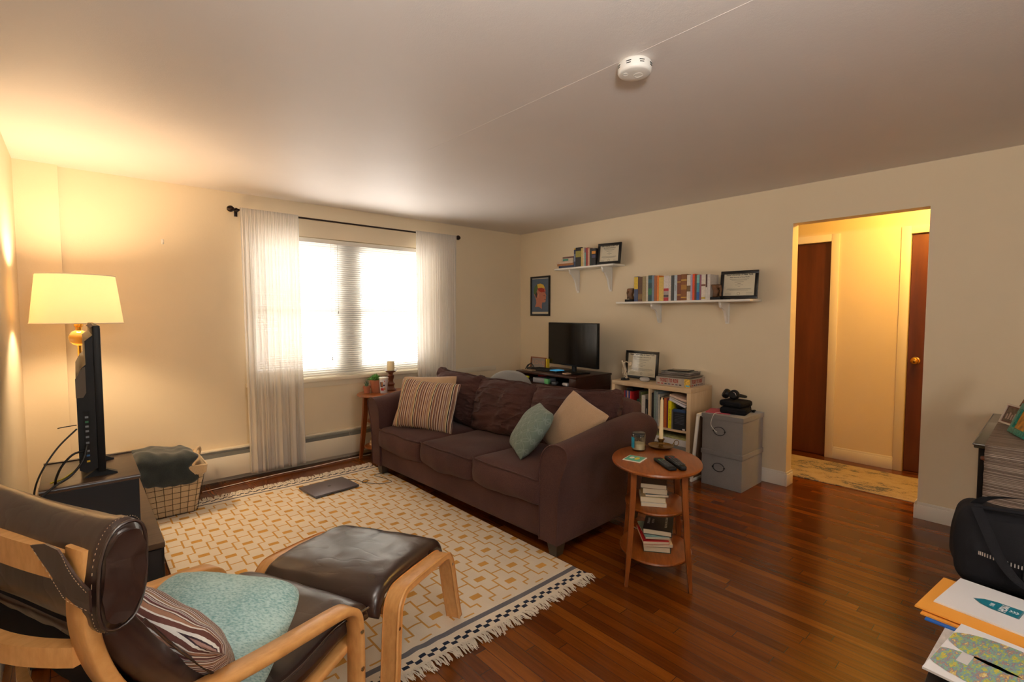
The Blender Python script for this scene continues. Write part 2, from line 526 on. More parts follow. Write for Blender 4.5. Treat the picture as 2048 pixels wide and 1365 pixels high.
def place_axes(o, c, xdir, ydir):
    x = Vector(xdir).normalized(); y = Vector(ydir); y = (y - x * y.dot(x)).normalized(); z = x.cross(y)
    o.matrix_world = Matrix(((x.x, y.x, z.x, c[0]), (x.y, y.y, z.y, c[1]), (x.z, y.z, z.z, c[2]), (0, 0, 0, 1)))

def text(name, s, size, m, parent, loc, rot, align='CENTER', ext=.0004, sx=1.0, bold=0.0, alignv='CENTER'):
    cu = bpy.data.curves.new(name, 'FONT'); cu.body = s; cu.size = size; cu.align_x = align; cu.align_y = alignv
    cu.extrude = ext; cu.offset = bold; cu.resolution_u = 2
    t = bpy.data.objects.new(name, cu); COL.objects.link(t)
    dg = bpy.context.evaluated_depsgraph_get()
    me = bpy.data.meshes.new_from_object(t.evaluated_get(dg)); me.name = name
    bpy.data.objects.remove(t); bpy.data.curves.remove(cu)
    me.materials.clear(); me.materials.append(m)
    o = bpy.data.objects.new(name, me); link(o, parent)
    o.location = loc; o.rotation_euler = rot; o.scale = (sx, 1, 1)
    return o
# rotations that stand a text up so it faces -x / -y / +x
FX = (pi / 2, 0, -pi / 2)      # seen from -x side
FY = (pi / 2, 0, 0)            # seen from -y side
# ================================================================== ROOM SHELL
H = 2.44
OPY0, OPY1, OPZ = -3.22, -4.065, 2.143        # opening in the right wall
b = BM(); box(b, -4.75, 1.35, -7.35, .15, -.1, 0); struct('floor', b, M['floor'])
b = BM(); box(b, -4.75, 1.35, -7.35, .15, H, H + .1); struct('ceiling', b, M['ceil'])
b = BM(); box(b, -4.75, -4.6, -7.35, .15, 0, H); struct('wall_left', b, M['wall'])
WX0, WX1, WZ0, WZ1 = -3.22, -1.32, .81, 2.135
b = BM()
box(b, -4.6, WX0, 0, .15, 0, H); box(b, WX1, .12, 0, .15, 0, H)
box(b, WX0, WX1, 0, .15, 0, WZ0); box(b, WX0, WX1, 0, .15, WZ1, H)
box(b, -4.6, -4.378, -.0465, 0, 0, H)
struct('wall_back', b, M['wall'])
b = BM()
box(b, 0, .12, OPY0, 0, 0, H); box(b, 0, .12, -7.2, OPY1, 0, H); box(b, 0, .12, OPY1, OPY0, OPZ, H)
struct('wall_right', b, M['wall'])
RX0, RX1 = -4.0, -3.2
b = BM()
box(b, -4.6, RX0, -7.35, -7.2, 0, H); box(b, RX1, .12, -7.35, -7.2, 0, H)
box(b, RX0, RX1, -7.35, -7.2, 0, .9); box(b, RX0, RX1, -7.35, -7.2, 2.1, H)
struct('wall_rear', b, M['wall'])
# hall behind the opening
DL0, DL1, DR0, DR1, DZ = -2.40, -3.166, -3.775, -4.53, 2.125
b = BM()
box(b, 1.2, 1.35, DL0, -1.8, 0, H); box(b, 1.2, 1.35, DR0, DL1, 0, H); box(b, 1.2, 1.35, -5.6, DR1, 0, H)
box(b, 1.2, 1.35, DL1, DL0, DZ, H); box(b, 1.2, 1.35, DR1, DR0, DZ, H)
box(b, .12, 1.35, -1.8, -1.65, 0, H); box(b, .12, 1.35, -5.75, -5.6, 0, H); box(b, 1.29, 1.35, DR1, DR0, 0, DZ); box(b, 1.29, 1.35, DL1, DL0, 0, DZ)  # last two panels: unseen backing added behind the doors to block leaking sky
struct('wall_hall', b, M['wall'])

def slab_door(nm, y0, y1, knob=None, hinge=None):
    b = BM(); box(b, 1.225, 1.262, y1 + .004, y0 - .004, .008, DZ - .004, .002)
    d = struct(nm, b, M['door'])
    if knob:
        k = BM()
        prof = [(0, 0), (.031, 0), (.033, .004), (.014, .008), (.012, .03), (.022, .036), (.029, .048), (.027, .06), (.016, .067), (0, .068)]
        lathe(k, prof, 24)
        ko = mobj('door_knob', k, M['brass'], d, 40); ko.location = (1.225, knob, 1.005); ko.rotation_euler = (0, -pi / 2, 0)
    if hinge is not None:
        for z in (1.9, 1.0, .2):
            h = BM(); cyl(h, (1.219, hinge, z - .045), (1.219, hinge, z + .045), .006, seg=10)
            mobj('hinge', h, M['oldbrass'], d)
    return d
slab_door('door_1', DL0, DL1, hinge=DL1 + .004)
dd = slab_door('door_2', DR0, DR1, knob=-3.835)
h = BM(); box(h, 1.206, 1.2245, -3.925, -3.90, 2.04, DZ); box(h, 1.19, 1.206, -3.925, -3.90, 2.04, 2.046)
mobj('door_hook', h, M['white'], dd, 0)
b = BM(); c = .068
for a0, a1 in ((DL0, DL1), (DR0, DR1)):
    box(b, 1.186, 1.2, a1 - c, a1, 0, DZ + c, .003); box(b, 1.186, 1.2, a0, a0 + c, 0, DZ + c, .003)
    box(b, 1.186, 1.2, a1, a0, DZ, DZ + c, .003)
struct('trim_1', b, M['heater'], 30)
def baseboard(nm, segs):
    b = BM()
    for x0, x1, y0, y1 in segs:
        box(b, x0, x1, y0, y1, 0, .098, .002)
        dx = .004 if abs(x1 - x0) < .03 else 0; dy = .004 if abs(y1 - y0) < .03 else 0
        box(b, x0 + dx, x1 - dx, y0 + dy, y1 - dy, .096, .118, .004)
    return struct(nm, b, M['white'], 30)
baseboard('baseboard_right', [(-.016, 0, OPY0 - .0, -.09), (-.016, .12, OPY0 - .016, OPY0), (-.016, 0, -7.2, OPY1), (-.016, .12, OPY1, OPY1 + .016)])
baseboard('baseboard_hall', [(1.186, 1.2, DR0 + c, DL1 - c)])
baseboard('baseboard_left', [(-4.6, -4.584, -7.2, -.0465)])
# ceiling board joint, a faint ridge
b = BM()
tube(b, [(-2.64, -2.0, H - .0005), (-2.62, -7.1, H - .0002)], .0007, 6)
o = struct('trim_2', b, M['ceil'], 30)

# ------------------------------------------------------------------ window_1
def window(nm, x0, x1, z0, z1, y0, y1, mull, sgn=1):
    b = BM(); f = .045
    ym = (y0 + y1) / 2
    box(b, x0, x1, y0, y1, z1 - f, z1); box(b, x0, x1, y0, y1, z0, z0 + f)
    box(b, x0, x0 + f, y0, y1, z0 + f, z1 - f); box(b, x1 - f, x1, y0, y1, z0 + f, z1 - f)
    xs = [(x0 + f, x1 - f)]
    if mull:
        m0, m1 = mull
        box(b, m0, m1, y0, y1, z0 + f, z1 - f); xs = [(x0 + f, m0), (m1, x1 - f)]
    w = struct(nm, b, M['white'], 0)
    zm = (z0 + z1) / 2 - .02
    for a0, a1 in xs:
        for k, (q0, q1) in enumerate(((z0 + f, zm + .02), (zm - .02, z1 - f))):
            yy0 = y0 + .004 + (0.016 if k else 0) ; yy1 = yy0 + .016
            s = BM(); t = .04
            box(s, a0, a1, yy0, yy1, q0, q0 + t); box(s, a0, a1, yy0, yy1, q1 - t, q1)
            box(s, a0, a0 + t, yy0, yy1, q0 + t, q1 - t); box(s, a1 - t, a1, yy0, yy1, q0 + t, q1 - t)
            so = mobj('sash', s, M['white'], w, 0)
            g = BM(); box(g, a0 + t, a1 - t, yy0 + .006, yy0 + .010, q0 + t, q1 - t)
            mobj('pane', g, M['glass'], so, 0)
    return w
n = NT('window_glass')
tr = n.new('ShaderNodeBsdfTransparent'); gl = n.new('ShaderNodeBsdfGlossy'); gl.inputs['Roughness'].default_value = .02
fr = n.new('ShaderNodeFresnel'); fr.inputs['IOR'].default_value = 1.45
geo = n.new('ShaderNodeNewGeometry'); ff = n.math('MULTIPLY', fr.outputs[0], n.math('SUBTRACT', 1.0, geo.outputs['Backfacing']))
mx = n.new('ShaderNodeMixShader'); n.link(ff, mx.inputs[0]); n.link(tr.outputs[0], mx.inputs[1]); n.link(gl.outputs[0], mx.inputs[2])
n.link(mx.outputs[0], n.out.inputs['Surface']); M['glass'] = n.m
w1 = window('window_1', WX0, WX1, WZ0, WZ1, .075, .125, (-2.36, -2.18))
b = BM(); box(b, WX0 - .02, WX1 + .06, -.045, .07, WZ0 - .03, WZ0 + .004, .004)
box(b, WX0 - .01, WX1 + .9, -.006, -.0002, WZ0 - .085, WZ0 - .03, .003)
mobj('window_sill', b, M['heater'], w1, 30)
window('rear_fill_window', RX0, RX1, .9, 2.1, -7.32, -7.27, None)  # unseen window, added so fill light enters from behind the camera

# ------------------------------------------------------------------ blind
def blindmat():
    n = NT('white_blind_slat')
    d = n.new('ShaderNodeBsdfDiffuse'); d.inputs[0].default_value = srgb(226, 224, 220)
    t = n.new('ShaderNodeBsdfTranslucent'); t.inputs[0].default_value = srgb(245, 242, 235)
    m = n.new('ShaderNodeMixShader'); m.inputs[0].default_value = .11
    n.link(d.outputs[0], m.inputs[1]); n.link(t.outputs[0], m.inputs[2]); n.link(m.outputs[0], n.out.inputs['Surface'])
    return n.m
M['blind'] = blindmat()
t = thing('venetian_blind', 'white venetian mini blind lowered over the window between the curtains', 'blind', (-2.27, .038, 0))
b = BM(); box(b, -.93, .93, -.02, .022, 2.088, 2.128, .003); mobj('headrail', b, M['white'], t, 30)
b = BM(); zz = 2.078; tilt = radians(42); k = 0
while zz > .845:
    tl = tilt + random.uniform(-.04, .04); ds = random.uniform(-.0006, .0006)
    ring = []
    for q, hh in ((-1, 0), (-.5, .0011), (0, .0016), (.5, .0011), (1, 0)):
        y = q * .0125 * cos(tl) - hh * sin(tl); z = -q * .0125 * sin(tl) + hh * cos(tl)
        ring.append([b.verts.new((-.925, y, zz + z + ds)), b.verts.new((.925, y, zz + z - ds))])
    for r0, r1 in zip(ring, ring[1:]): b.faces.new((r0[0], r1[0], r1[1], r0[1]))
    zz -= .0205
mobj('slats', b, M['blind'], t, 60)
b = BM(); box(b, -.925, .925, -.012, .012, .822, .836, .003); mobj('bottom_rail', b, M['white'], t, 30)
for x in (-.80, -.16, .10, .62, .84):
    b = BM()
    for yy in (-.0145, .0145): cyl(b, (x, yy, .83), (x, yy, 2.09), .0008, seg=5)
    mobj('ladder_cord', b, M['white'], t, 0)
for x in (-.20, -.135):
    b = BM(); cyl(b, (x, -.026, 1.0 if x < -.15 else 1.45), (x, -.024, 2.09), .0012, seg=6); cyl(b, (x, -.026, .97 if x < -.15 else 1.42), (x, -.026, 1.0 if x < -.15 else 1.45), .005, .003, seg=8)
    mobj('pull_cord', b, M['greycable'], t, 0)

# ------------------------------------------------------------------ curtains + rod
def sheer():
    n = NT('sheer_white_voile')
    d = n.new('ShaderNodeBsdfDiffuse'); d.inputs[0].default_value = srgb(240, 234, 226)
    t = n.new('ShaderNodeBsdfTranslucent'); t.inputs[0].default_value = srgb(244, 240, 234)
    tr = n.new('ShaderNodeBsdfTransparent')
    m = n.new('ShaderNodeMixShader'); m.inputs[0].default_value = .36
    n.link(d.outputs[0], m.inputs[1]); n.link(t.outputs[0], m.inputs[2])
    m2 = n.new('ShaderNodeMixShader'); m2.inputs[0].default_value = .24
    n.link(m.outputs[0], m2.inputs[1]); n.link(tr.outputs[0], m2.inputs[2]); n.link(m2.outputs[0], n.out.inputs['Surface'])
    co = n.coord(); bp = n.new('ShaderNodeBump'); bp.inputs['Strength'].default_value = .1; bp.inputs['Distance'].default_value = .002
    n.link(n.noise(600, 2, co), bp.inputs['Height']); n.link(bp.outputs[0], d.inputs['Normal'])
    return n.m
M['sheer'] = sheer()
ROD_Y, ROD_Z = -.085, 2.285
def curtain(label, x0, x1, z0, seed, xb0=None, xb1=None):
    xb0 = x0 if xb0 is None else xb0; xb1 = x1 if xb1 is None else xb1
    bm = BM(); nu, nv = 220, 60; g = []
    rnd = random.Random(seed); ph = [rnd.uniform(0, 6.28) for _ in range(6)]
    for j in range(nv + 1):
        tz = j / nv; z = ROD_Z + .018 + (z0 - ROD_Z - .018) * tz; row = []
        for i in range(nu + 1):
            s = i / nu
            xa = x0 + (x1 - x0) * s; xb = xb0 + (xb1 - xb0) * s
            x = xa + (xb - xa) * tz
            wv = .008 * sin(s * 2 * pi * 15 + ph[0] + 1.2 * sin(s * 7 + ph[1])) * min(1, .55 + tz)
            wv += .018 * tz * sin(s * 2 * pi * 4.2 + ph[2] + .6 * tz) + .012 * tz * sin(s * 2 * pi * 8.7 + ph[3] + tz)
            wv += .004 * sin(s * 2 * pi * 34 + ph[4]) * (1 - tz)
            x += .008 * sin(s * 2 * pi * 7 + ph[5] + 2 * tz) * tz
            hem = .012 * noise.noise(Vector((s * 7, seed, 0))) * tz
            y = min(ROD_Y - .014 + wv, -.082) if z < .30 else ROD_Y - .014 + wv * (1 if tz > .02 else .4)
            if z < .45: y = min(y, -.089)
            if y > -.056: y = -.056
            row.append(bm.verts.new((x, y, z + hem)))
        g.append(row)
    for j in range(nv):
        for i in range(nu): bm.faces.new((g[j][i], g[j][i + 1], g[j + 1][i + 1], g[j + 1][i]))
    o = mobj('curtain', bm, M['sheer'], None, 80)
    md = o.modifiers.new('hem', 'SOLIDIFY'); md.thickness = .0006
    return tag(o, label, 'curtain', 'sheer curtains on the rod')
curtain('long sheer white curtain left of the blind, hanging to the floor', -3.27, -2.80, .045, 3, -3.25, -2.79)
curtain('sheer white curtain right of the blind, falling behind the sofa', -1.60, -1.075, .05, 11, -1.585, -1.09)
t = thing('curtain_rod', 'dark bronze curtain rod with ball finials above the window', 'curtain rod', (-2.2, ROD_Y, ROD_Z))
b = BM(); cyl(b, (-1.10, 0, 0), (1.12, 0, 0), .0085, seg=12); mobj('rod', b, M['darkmetal'], t)
for s in (-1, 1):
    b = BM(); lathe(b, [(0, -.028), (.014, -.025), (.025, -.010), (.027, 0), (.025, .010), (.014, .025), (0, .028)], 20)
    lathe(b, [(0, -.05), (.012, -.05), (.013, -.036), (.007, -.032), (.012, -.026)], 16)
    f = mobj('finial', b, M['darkmetal'], t, 40); f.location = (1.155 * s if s > 0 else -1.135, 0, 0); f.rotation_euler = (0, pi / 2 * s, 0)
    b = BM(); box(b, -.008, .008, -.002, .0849, -.012, .0, .002); box(b, -.012, .012, .078, .0849, -.045, .015, .001)
    f = mobj('bracket', b, M['darkmetal'], t, 30); f.location = (1.08 * s, 0, 0)

# ------------------------------------------------------------------ baseboard heater
t = thing('baseboard_heater', 'long cream baseboard heater with a dark top slot under the window', 'heater', (-2.3, 0, 0))
L0, L1 = -2.07, 2.25
b = BM(); box(b, L0, L1, -.006, 0, .03, .285); box(b, L0, L1, -.052, -.0, .272, .288, .003); mobj('cover', b, M['heater'], t, 30)
b = BM(); box(b, L0, L1, -.075, -.071, .05, .226, .0015); mobj('front_panel', b, M['heater'], t, 30)
b = BM()
for q0, q1 in ((L0, -.05), (-.04, 1.05), (1.06, L1)):
    v = box(b, q0, q1, -.001, .001, -.017, .017)
    for w in v: w.co = Matrix.Rotation(radians(-25), 3, 'X') @ w.co + Vector((0, -.063, .240))
mobj('damper', b, M['heatdark'], t, 0)
b = BM(); box(b, L0, L1, -.06, -.01, .05, .20); mobj('dark_recess_fill', b, M['gapshade'], t, 0)  # near-black block paints the shade inside the heater recess

# wall hook
b = BM(); box(b, -.009, .009, -.004, 0, -.02, .02, .002); tube(b, [(0, -.003, -.008), (0, -.014, -.018), (0, -.018, -.006)], .003, 8)
tag(mobj('wall_hook', b, M['white']), 'small white adhesive hook on the wall left of the curtain', 'hook', loc=(-3.795, 0, 1.98))
# smoke detector
t = thing('smoke_detector', 'round white smoke detector with slotted rim on the ceiling', 'smoke detector', (-2.578, -3.478, H))
b = BM(); lathe(b, [(0, 0), (.062, 0), (.066, -.004), (.068, -.008), (.068, -.036), (.064, -.043), (.058, -.046), (.030, -.047), (0, -.047)], 48)
mobj('housing', b, mat('detector_plastic', (236, 232, 224), .45), t, 40)
for k in range(8):
    for zz, w in ((-.017, .155), (-.025, .13)):
        b = BM(); pts = [(.0685 * cos(k * pi / 4 + .25 + a), .0685 * sin(k * pi / 4 + .25 + a), zz) for a in [w * 2 * (q / 6 - .5) for q in range(7)]]
        tube(b, pts, .0016, 6); mobj('vent_slot', b, M['blackmatte'], t)
b = BM(); tube(b, [(.018 * cos(a * pi / 12) + .012, .018 * sin(a * pi / 12) - .01, -.047) for a in range(24)], .0012, 6, closed=True)
tube(b, [(.011 * cos(a * pi / 12) - .03, .011 * sin(a * pi / 12) + .022, -.047) for a in range(24)], .0009, 6, closed=True)
mobj('test_button', b, M['white'], t)
# hall ceiling lamp
t = thing('ceiling_lamp', 'hall ceiling lamp with a frosted glass dome', 'ceiling lamp', (.66, -4.05, H))
b = BM(); lathe(b, [(0, 0), (.13, 0), (.13, -.018), (.12, -.022), (0, -.022)], 32); mobj('base', b, M['brass'], t)
n = NT('frosted_lamp_glass'); n.set(Base_Color=(1, .8, .5, 1)); n.b.inputs['Emission Color'].default_value = (1, .62, .22, 1); n.b.inputs['Emission Strength'].default_value = 4
b = BM(); lathe(b, [(.12, -.022), (.118, -.045), (.10, -.07), (.06, -.088), (0, -.094)], 32); mobj('dome', b, n.m, t)
point('hall_lamp_bulb', (.66, -4.05, 2.31), 50, (1, .56, .11), .05)
# ================================================================== RUG
RX_0, RX_1, RY_0, RY_1 = -3.985, -2.295, -3.035, -.425
def build_rug():
    g = .00966
    nx = int(round((RX_1 - RX_0) / g)); ny = int(round((RY_1 - RY_0) / g))
    P = 24
    line = set()
    def seg(x0, y0, x1, y1):
        sx = (x1 > x0) - (x1 < x0); sy = (y1 > y0) - (y1 < y0); x, y = x0, y0
        while (x, y) != (x1, y1): line.add((x % P, y % P)); x += sx; y += sy
        line.add((x % P, y % P))
    for qx in (1, -1):
        for qy in (1, -1):
            x, y = 0, 12 * qy
            for dx, dy in ((4, 0), (0, 6), (4, 0), (0, 6), (4, 0)):
                nx_, ny_ = x + dx * qx, y - dy * qy
                seg(x, y, nx_, ny_); x, y = nx_, ny_
    ox = int(round((-2.885 - RX_0) / g)); oy = int(round((-2.793 - RY_0) / g))
    navy0 = 0
    bm = BM(); V = []
    def hz(x, y):
        z = .006 + .0035 * noise.noise(Vector((x * 2.2, y * 2.2, 1))) + .001 * noise.noise(Vector((x * 14, y * 14, 3)))
        if abs(x + 3.30) < .25 and y < -2.2: z += .003 * sin(x * 60 + y * 9) * max(0, 1 - abs(x + 3.3) / .25)
        return max(z, .002)
    for i in range(nx + 1):
        row = []
        for j in range(ny + 1):
            x = RX_0 + (RX_1 - RX_0) * i / nx; y = RY_0 + (RY_1 - RY_0) * j / ny
            ex = .010 * noise.noise(Vector((x * 2.5, y * .7, 7))); ey = .018 * noise.noise(Vector((x * 1.6, 3 if y < -1.7 else 9, 1)))
            w = min(1, max(0, (abs(y + 1.73) - .9) / .4))
            row.append(bm.verts.new((x + ex * (1 if i > nx * .8 else .3), y + ey * w, hz(x, y))))
        V.append(row)
    for i in range(nx):
        for j in range(ny):
            d0 = j; d1 = ny - 1 - j; d = min(d0, d1)
            mi = 0
            if d < 14:
                if 9 <= d <= 11 and (d != 11 or d0 == d): mi = 2
                elif 2 <= d <= 5:
                    ph = (i + (0 if d < 4 else 3)) % 6
                    mi = 3 if ph < 3 else 0
            else:
                a = (i - ox) % P; c = (j - oy) % P
                # lattice: centres at (0,0) and (12,12)
                for sx_, sy_ in ((0, 0), (12, 12)):
                    aa = (a - sx_ + 12) % P - 12; cc = (c - sy_ + 12) % P - 12
                    if -3 <= aa <= 2 and -2 <= cc <= 1: mi = 1
                if (a, c) in line and 15 < d: mi = 1
            f = bm.faces.new((V[i][j], V[i + 1][j], V[i + 1][j + 1], V[i][j + 1])); f.material_index = mi
    # edge thickness
    def wov(name, col, lo):
        n = NT(name); co = n.coord()
        f = n.math('ADD', n.math('MULTIPLY', n.noise(1, 2, n.mapping(co, scale=(700, 260, 1))), .5), n.math('MULTIPLY', n.noise(5, 4, co), .5))
        n.link(n.ramp(f, [(.3, srgb(*lo)), (.65, srgb(*col))]), n.b.inputs['Base Color'])
        n.set(Roughness=.95); n.b.inputs['Specular IOR Level'].default_value = .1
        n.bump(n.noise(1, 2, n.mapping(co, scale=(700, 260, 1))), .5, .002)
        return n.m
    cream = wov('rug_cream_wool', (240, 230, 212), (224, 212, 192)); och = wov('rug_ochre_wool', (216, 166, 90), (196, 146, 72))
    gry = wov('rug_grey_wool', (112, 112, 118), (92, 92, 98)); nav = wov('rug_navy_wool', (44, 50, 66), (34, 40, 54))
    t = thing('area_rug', 'cream flatweave rug with ochre stepped lattice, navy checks and white fringe', 'rug')
    mobj('woven_field', bm, [cream, och, gry, nav], t, 60)
    fm = wov('rug_fringe', (236, 228, 214), (222, 212, 196))
    for s, yb in ((-1, RY_0 + .012), (1, RY_1 - .008)):
        fb = BM(); x = RX_0; rnd = random.Random(5 + s)
        while x < RX_1 + .004:
            ln = rnd.uniform(.05, .085); lean = .5 * noise.noise(Vector((x * 7, s, 4))) + rnd.uniform(-.25, .25)
            ey = .018 * noise.noise(Vector((x * 1.6, 3 if s < 0 else 9, 1)))
            for k in range(3):
                p0 = Vector((x, yb + ey, .005)); q = Vector((x + rnd.uniform(-.006, .006) + lean * ln, yb + ey + s * ln * rnd.uniform(.75, 1), rnd.uniform(.003, .008)))
                m_ = (p0 + q) / 2 + Vector((rnd.uniform(-.006, .006), 0, rnd.uniform(.002, .010)))
                tube(fb, [p0, m_, q], .0022, 4, rfun=lambda u: .0028 - .0012 * u)
            x += .0085
        mobj('fringe', fb, fm, t, 60, kind='stuff')
    # curled tassel at the near right corner
    return t
build_rug()
# hall runner
def hall_rug():
    n = NT('distressed_rug'); co = n.coord()
    a = n.noise(3.2, 6, co, .7)
    b_ = n.noise(1, 5, n.mapping(co, scale=(14, 5, 1)), .7)
    f = n.math('MULTIPLY', a, b_)
    sp = n.noise(90, 3, co)
    c1 = n.ramp(n.math('ADD', f, n.math('MULTIPLY', n.math('SUBTRACT', sp, .5), .18)), [(.20, srgb(180, 164, 140)), (.275, srgb(170, 152, 126)), (.31, srgb(110, 110, 112)), (.35, srgb(72, 80, 94)), (.39, srgb(168, 146, 118))])
    n.link(c1, n.b.inputs['Base Color']); n.set(Roughness=.95); n.bump(sp, .3, .002)
    b = BM(); box(b, .32, 1.02, -5.2, -2.1, .0005, .009, .003)
    tag(mobj('runner_rug', b, n.m), 'distressed beige and blue runner rug in the hall doorway', 'rug')
hall_rug()

# ================================================================== SOFA
def build_sofa():
    t = thing('sofa', 'brown chenille three seat sofa with rounded arms and loose back cushions', 'sofa', (-2.3675, -1.7475, 0), radians(1.64))
    S = M['sofa']
    b = BM(); softbox(b, .46, 0, .20, .445, 1.09, .105, .02, 20); 
    mobj('base', b, S, t, 60)
    b = BM()
    def bk(p, u):
        if p.z > 0: p.x += .03 * (p.z / .35)
        p.z += .008 * noise.noise(Vector((p.y * 3, 0, 2)))
        return p
    softbox(b, .83, 0, .47, .09, 1.06, .36, .06, 16, bk)
    mobj('back_frame', b, S, t, 60)
    # arms
    prof = [(1.085, .098), (1.088, .22), (1.094, .36), (1.112, .47), (1.140, .55), (1.158, .60), (1.160, .635), (1.146, .662), (1.112, .677), (1.072, .679), (1.030, .668), (.992, .642), (.965, .60), (.950, .54), (.945, .42), (.945, .098)]
    prof = [tuple(p) for p in smoothpath(prof, 3)]
    for s in (-1, 1):
        b = BM(); st = []
        for k in range(25):
            x = .965 * k / 24
            lift = .075 * sin(min(1, x / .82) * pi / 2) ** 1.5 if x < .82 else .075 - .6 * (x - .82) ** 1.3
            rnd = 0
            ring = []
            for y, z in prof:
                e = 0
                if x < .012: e = .006
                if x > .93: e = .012
                w = max(0, (z - .42) / .25)
                yy = 1.05 + (y - 1.05) * (1 - e * 8); zz = z + lift * w - (e * w)
                ring.append(b.verts.new((x if x > 0 else .002, s * yy, zz)))
            st.append(ring)
        m = len(prof)
        for a, c in zip(st, st[1:]):
            for k in range(m): b.faces.new((a[k], a[(k + 1) % m], c[(k + 1) % m], c[k]))
        b.faces.new(st[0]); b.faces.new(st[-1])
        ao = mobj('arm', b, S, t, 50)
        pb = BM(); tube(pb, [(-.001, s * (1.05 + (y - 1.05) * .97), z) for y, z in prof], .0042, 6)
        mobj('piping', pb, S, ao, 60)
    for sx, sy in ((.07, 1), (.07, -1), (.86, 1), (.86, -1)):
        b = BM(); w0, w1 = .040, .028
        A = [b.verts.new((sx + a * w0, sy * 1.02 + c * w0, .10)) for a, c in ((-1, -1), (1, -1), (1, 1), (-1, 1))]
        B = [b.verts.new((sx + a * w1, sy * 1.02 + c * w1 + sy * .0, .012 if sx < .2 else 0)) for a, c in ((-1, -1), (1, -1), (1, 1), (-1, 1))]
        b.faces.new(A); b.faces.new(B[::-1])
        for k in range(4): b.faces.new((A[k], B[k], B[(k + 1) % 4], A[(k + 1) % 4]))
        mobj('leg', b, M['sofaleg'], t, 0)
    # seat cushions  (far, middle, near)
    for k, (yc, hy, zt, zb) in enumerate(((.632, .328, .428, .245), (-.012, .322, .436, .258), (-.640, .318, .450, .275))):
        b = BM(); hz = (zt - zb) / 2
        def f(p, u, k=k):
            cr = (1 - u.x ** 2) * (1 - u.y ** 2)
            if u.z > 0: p.z += .040 * cr ** .7 * u.z
            if u.x < 0: p.x -= .034 * (1 - u.y ** 4) * (1 - u.z ** 2)
            if u.z < 0: p.z += .016 * noise.noise(Vector((p.x * 4, p.y * 6 + k * 3, 7))) * -u.z + .022 * abs(u.y) ** 3 * -u.z
            n1 = noise.noise(Vector((p.x * 5, p.y * 5 + k * 9, 1)))
            p.z += .006 * n1
            p.x += .006 * noise.noise(Vector((p.y * 8 + k * 5, p.z * 8, 4)))
            p.z -= .010 * (1 - abs(u.x)) * abs(u.y) ** 6
            if k == 1 and u.z > 0: p.z -= .018 * math.exp(-((p.x - .05) ** 2 + (p.y + .05) ** 2) / .04)
            return p
        softbox(b, .345, yc, (zt + zb) / 2, .355, hy, hz, .028, 22, f)
        c = mobj('seat_cushion', b, S, t, 60)
        pb = BM(); pts = []
        for q in range(41):
            v = -1 + 2 * q / 40; y = v * (hy - .006)
            x = .345 - .355 + .004 - .022 * (1 - v ** 4) * .25 + .012 * max(0, abs(v) - .93) / .07
            z = zt - .006 + .006 * noise.noise(Vector((-.355 * 5, y * 5 + k * 9, 1))) - .0 * abs(v) ** 6
            pts.append((x + .006 * noise.noise(Vector((y * 8 + k * 5, hz * 8, 4))) - .003, yc + y, z + .004))
        tube(pb, pts, .005, 6); mobj('piping', pb, S, c, 60)
    # back cushions
    for k, (yc, hy, zc, hz, xc, lean, roll) in enumerate(((.70, .345, .665, .225, .64, .24, .03), (.04, .345, .655, .225, .63, .26, -.02), (-.66, .375, .655, .23, .66, .22, -.05))):
        b = BM()
        def f(p, u, k=k, hy=hy, hz=hz):
            bulge = ((1 - abs(u.y) ** 2.4) * (1 - abs(u.z) ** 2.4))
            if bulge < 0: bulge = 0
            p.x *= (.30 + .78 * bulge ** .5)
            # sag and slump
            p.z -= .035 * (1 - u.y ** 2) * 0 + .012 * u.y ** 4
            p.x += .016 * noise.noise(Vector((p.y * 5 + 3 * k, p.z * 5, 2))) + .007 * noise.noise(Vector((p.y * 16 + 3 * k, p.z * 9, 6)))
            cr = 1 - abs(noise.noise(Vector((p.y * 4 + 5 * k, p.z * 13 + p.y * 3, 8 + k))))
            p.x += .022 * max(0, cr - .72) / .28 * (1 if u.x < 0 else 0)
            p.z += .024 * noise.noise(Vector((p.y * 5 + 7 * k, 2, p.x * 3)))
            p.y += .022 * noise.noise(Vector((4, p.z * 6 + 5 * k, p.x * 3)))
            if u.z > .9 and abs(u.y) > .85: p.z += .012
            return p
        softbox(b, 0, 0, 0, .115, hy, hz, .035, 26, f)
        o = mobj('back_cushion', b, M['sofa_creased'], t, 60)
        o.location = (xc, yc, zc); o.rotation_euler = (roll, lean, .03 * (k - 1))
        pb = BM(); pts = []
        for q in range(49):
            v = -1 + 2 * q / 48; y = v * hy * .97
            pts.append((-.030 + .010 * noise.noise(Vector((y * 5 + 3 * k, hz * 5, 2))), y, hz - .004 - .012 * v ** 4 + .014 * noise.noise(Vector((y * 6 + 7 * k, 2, 0)))))
        tube(pb, pts, .004, 6); mobj('piping', pb, S, o, 60)
    return t
build_sofa()

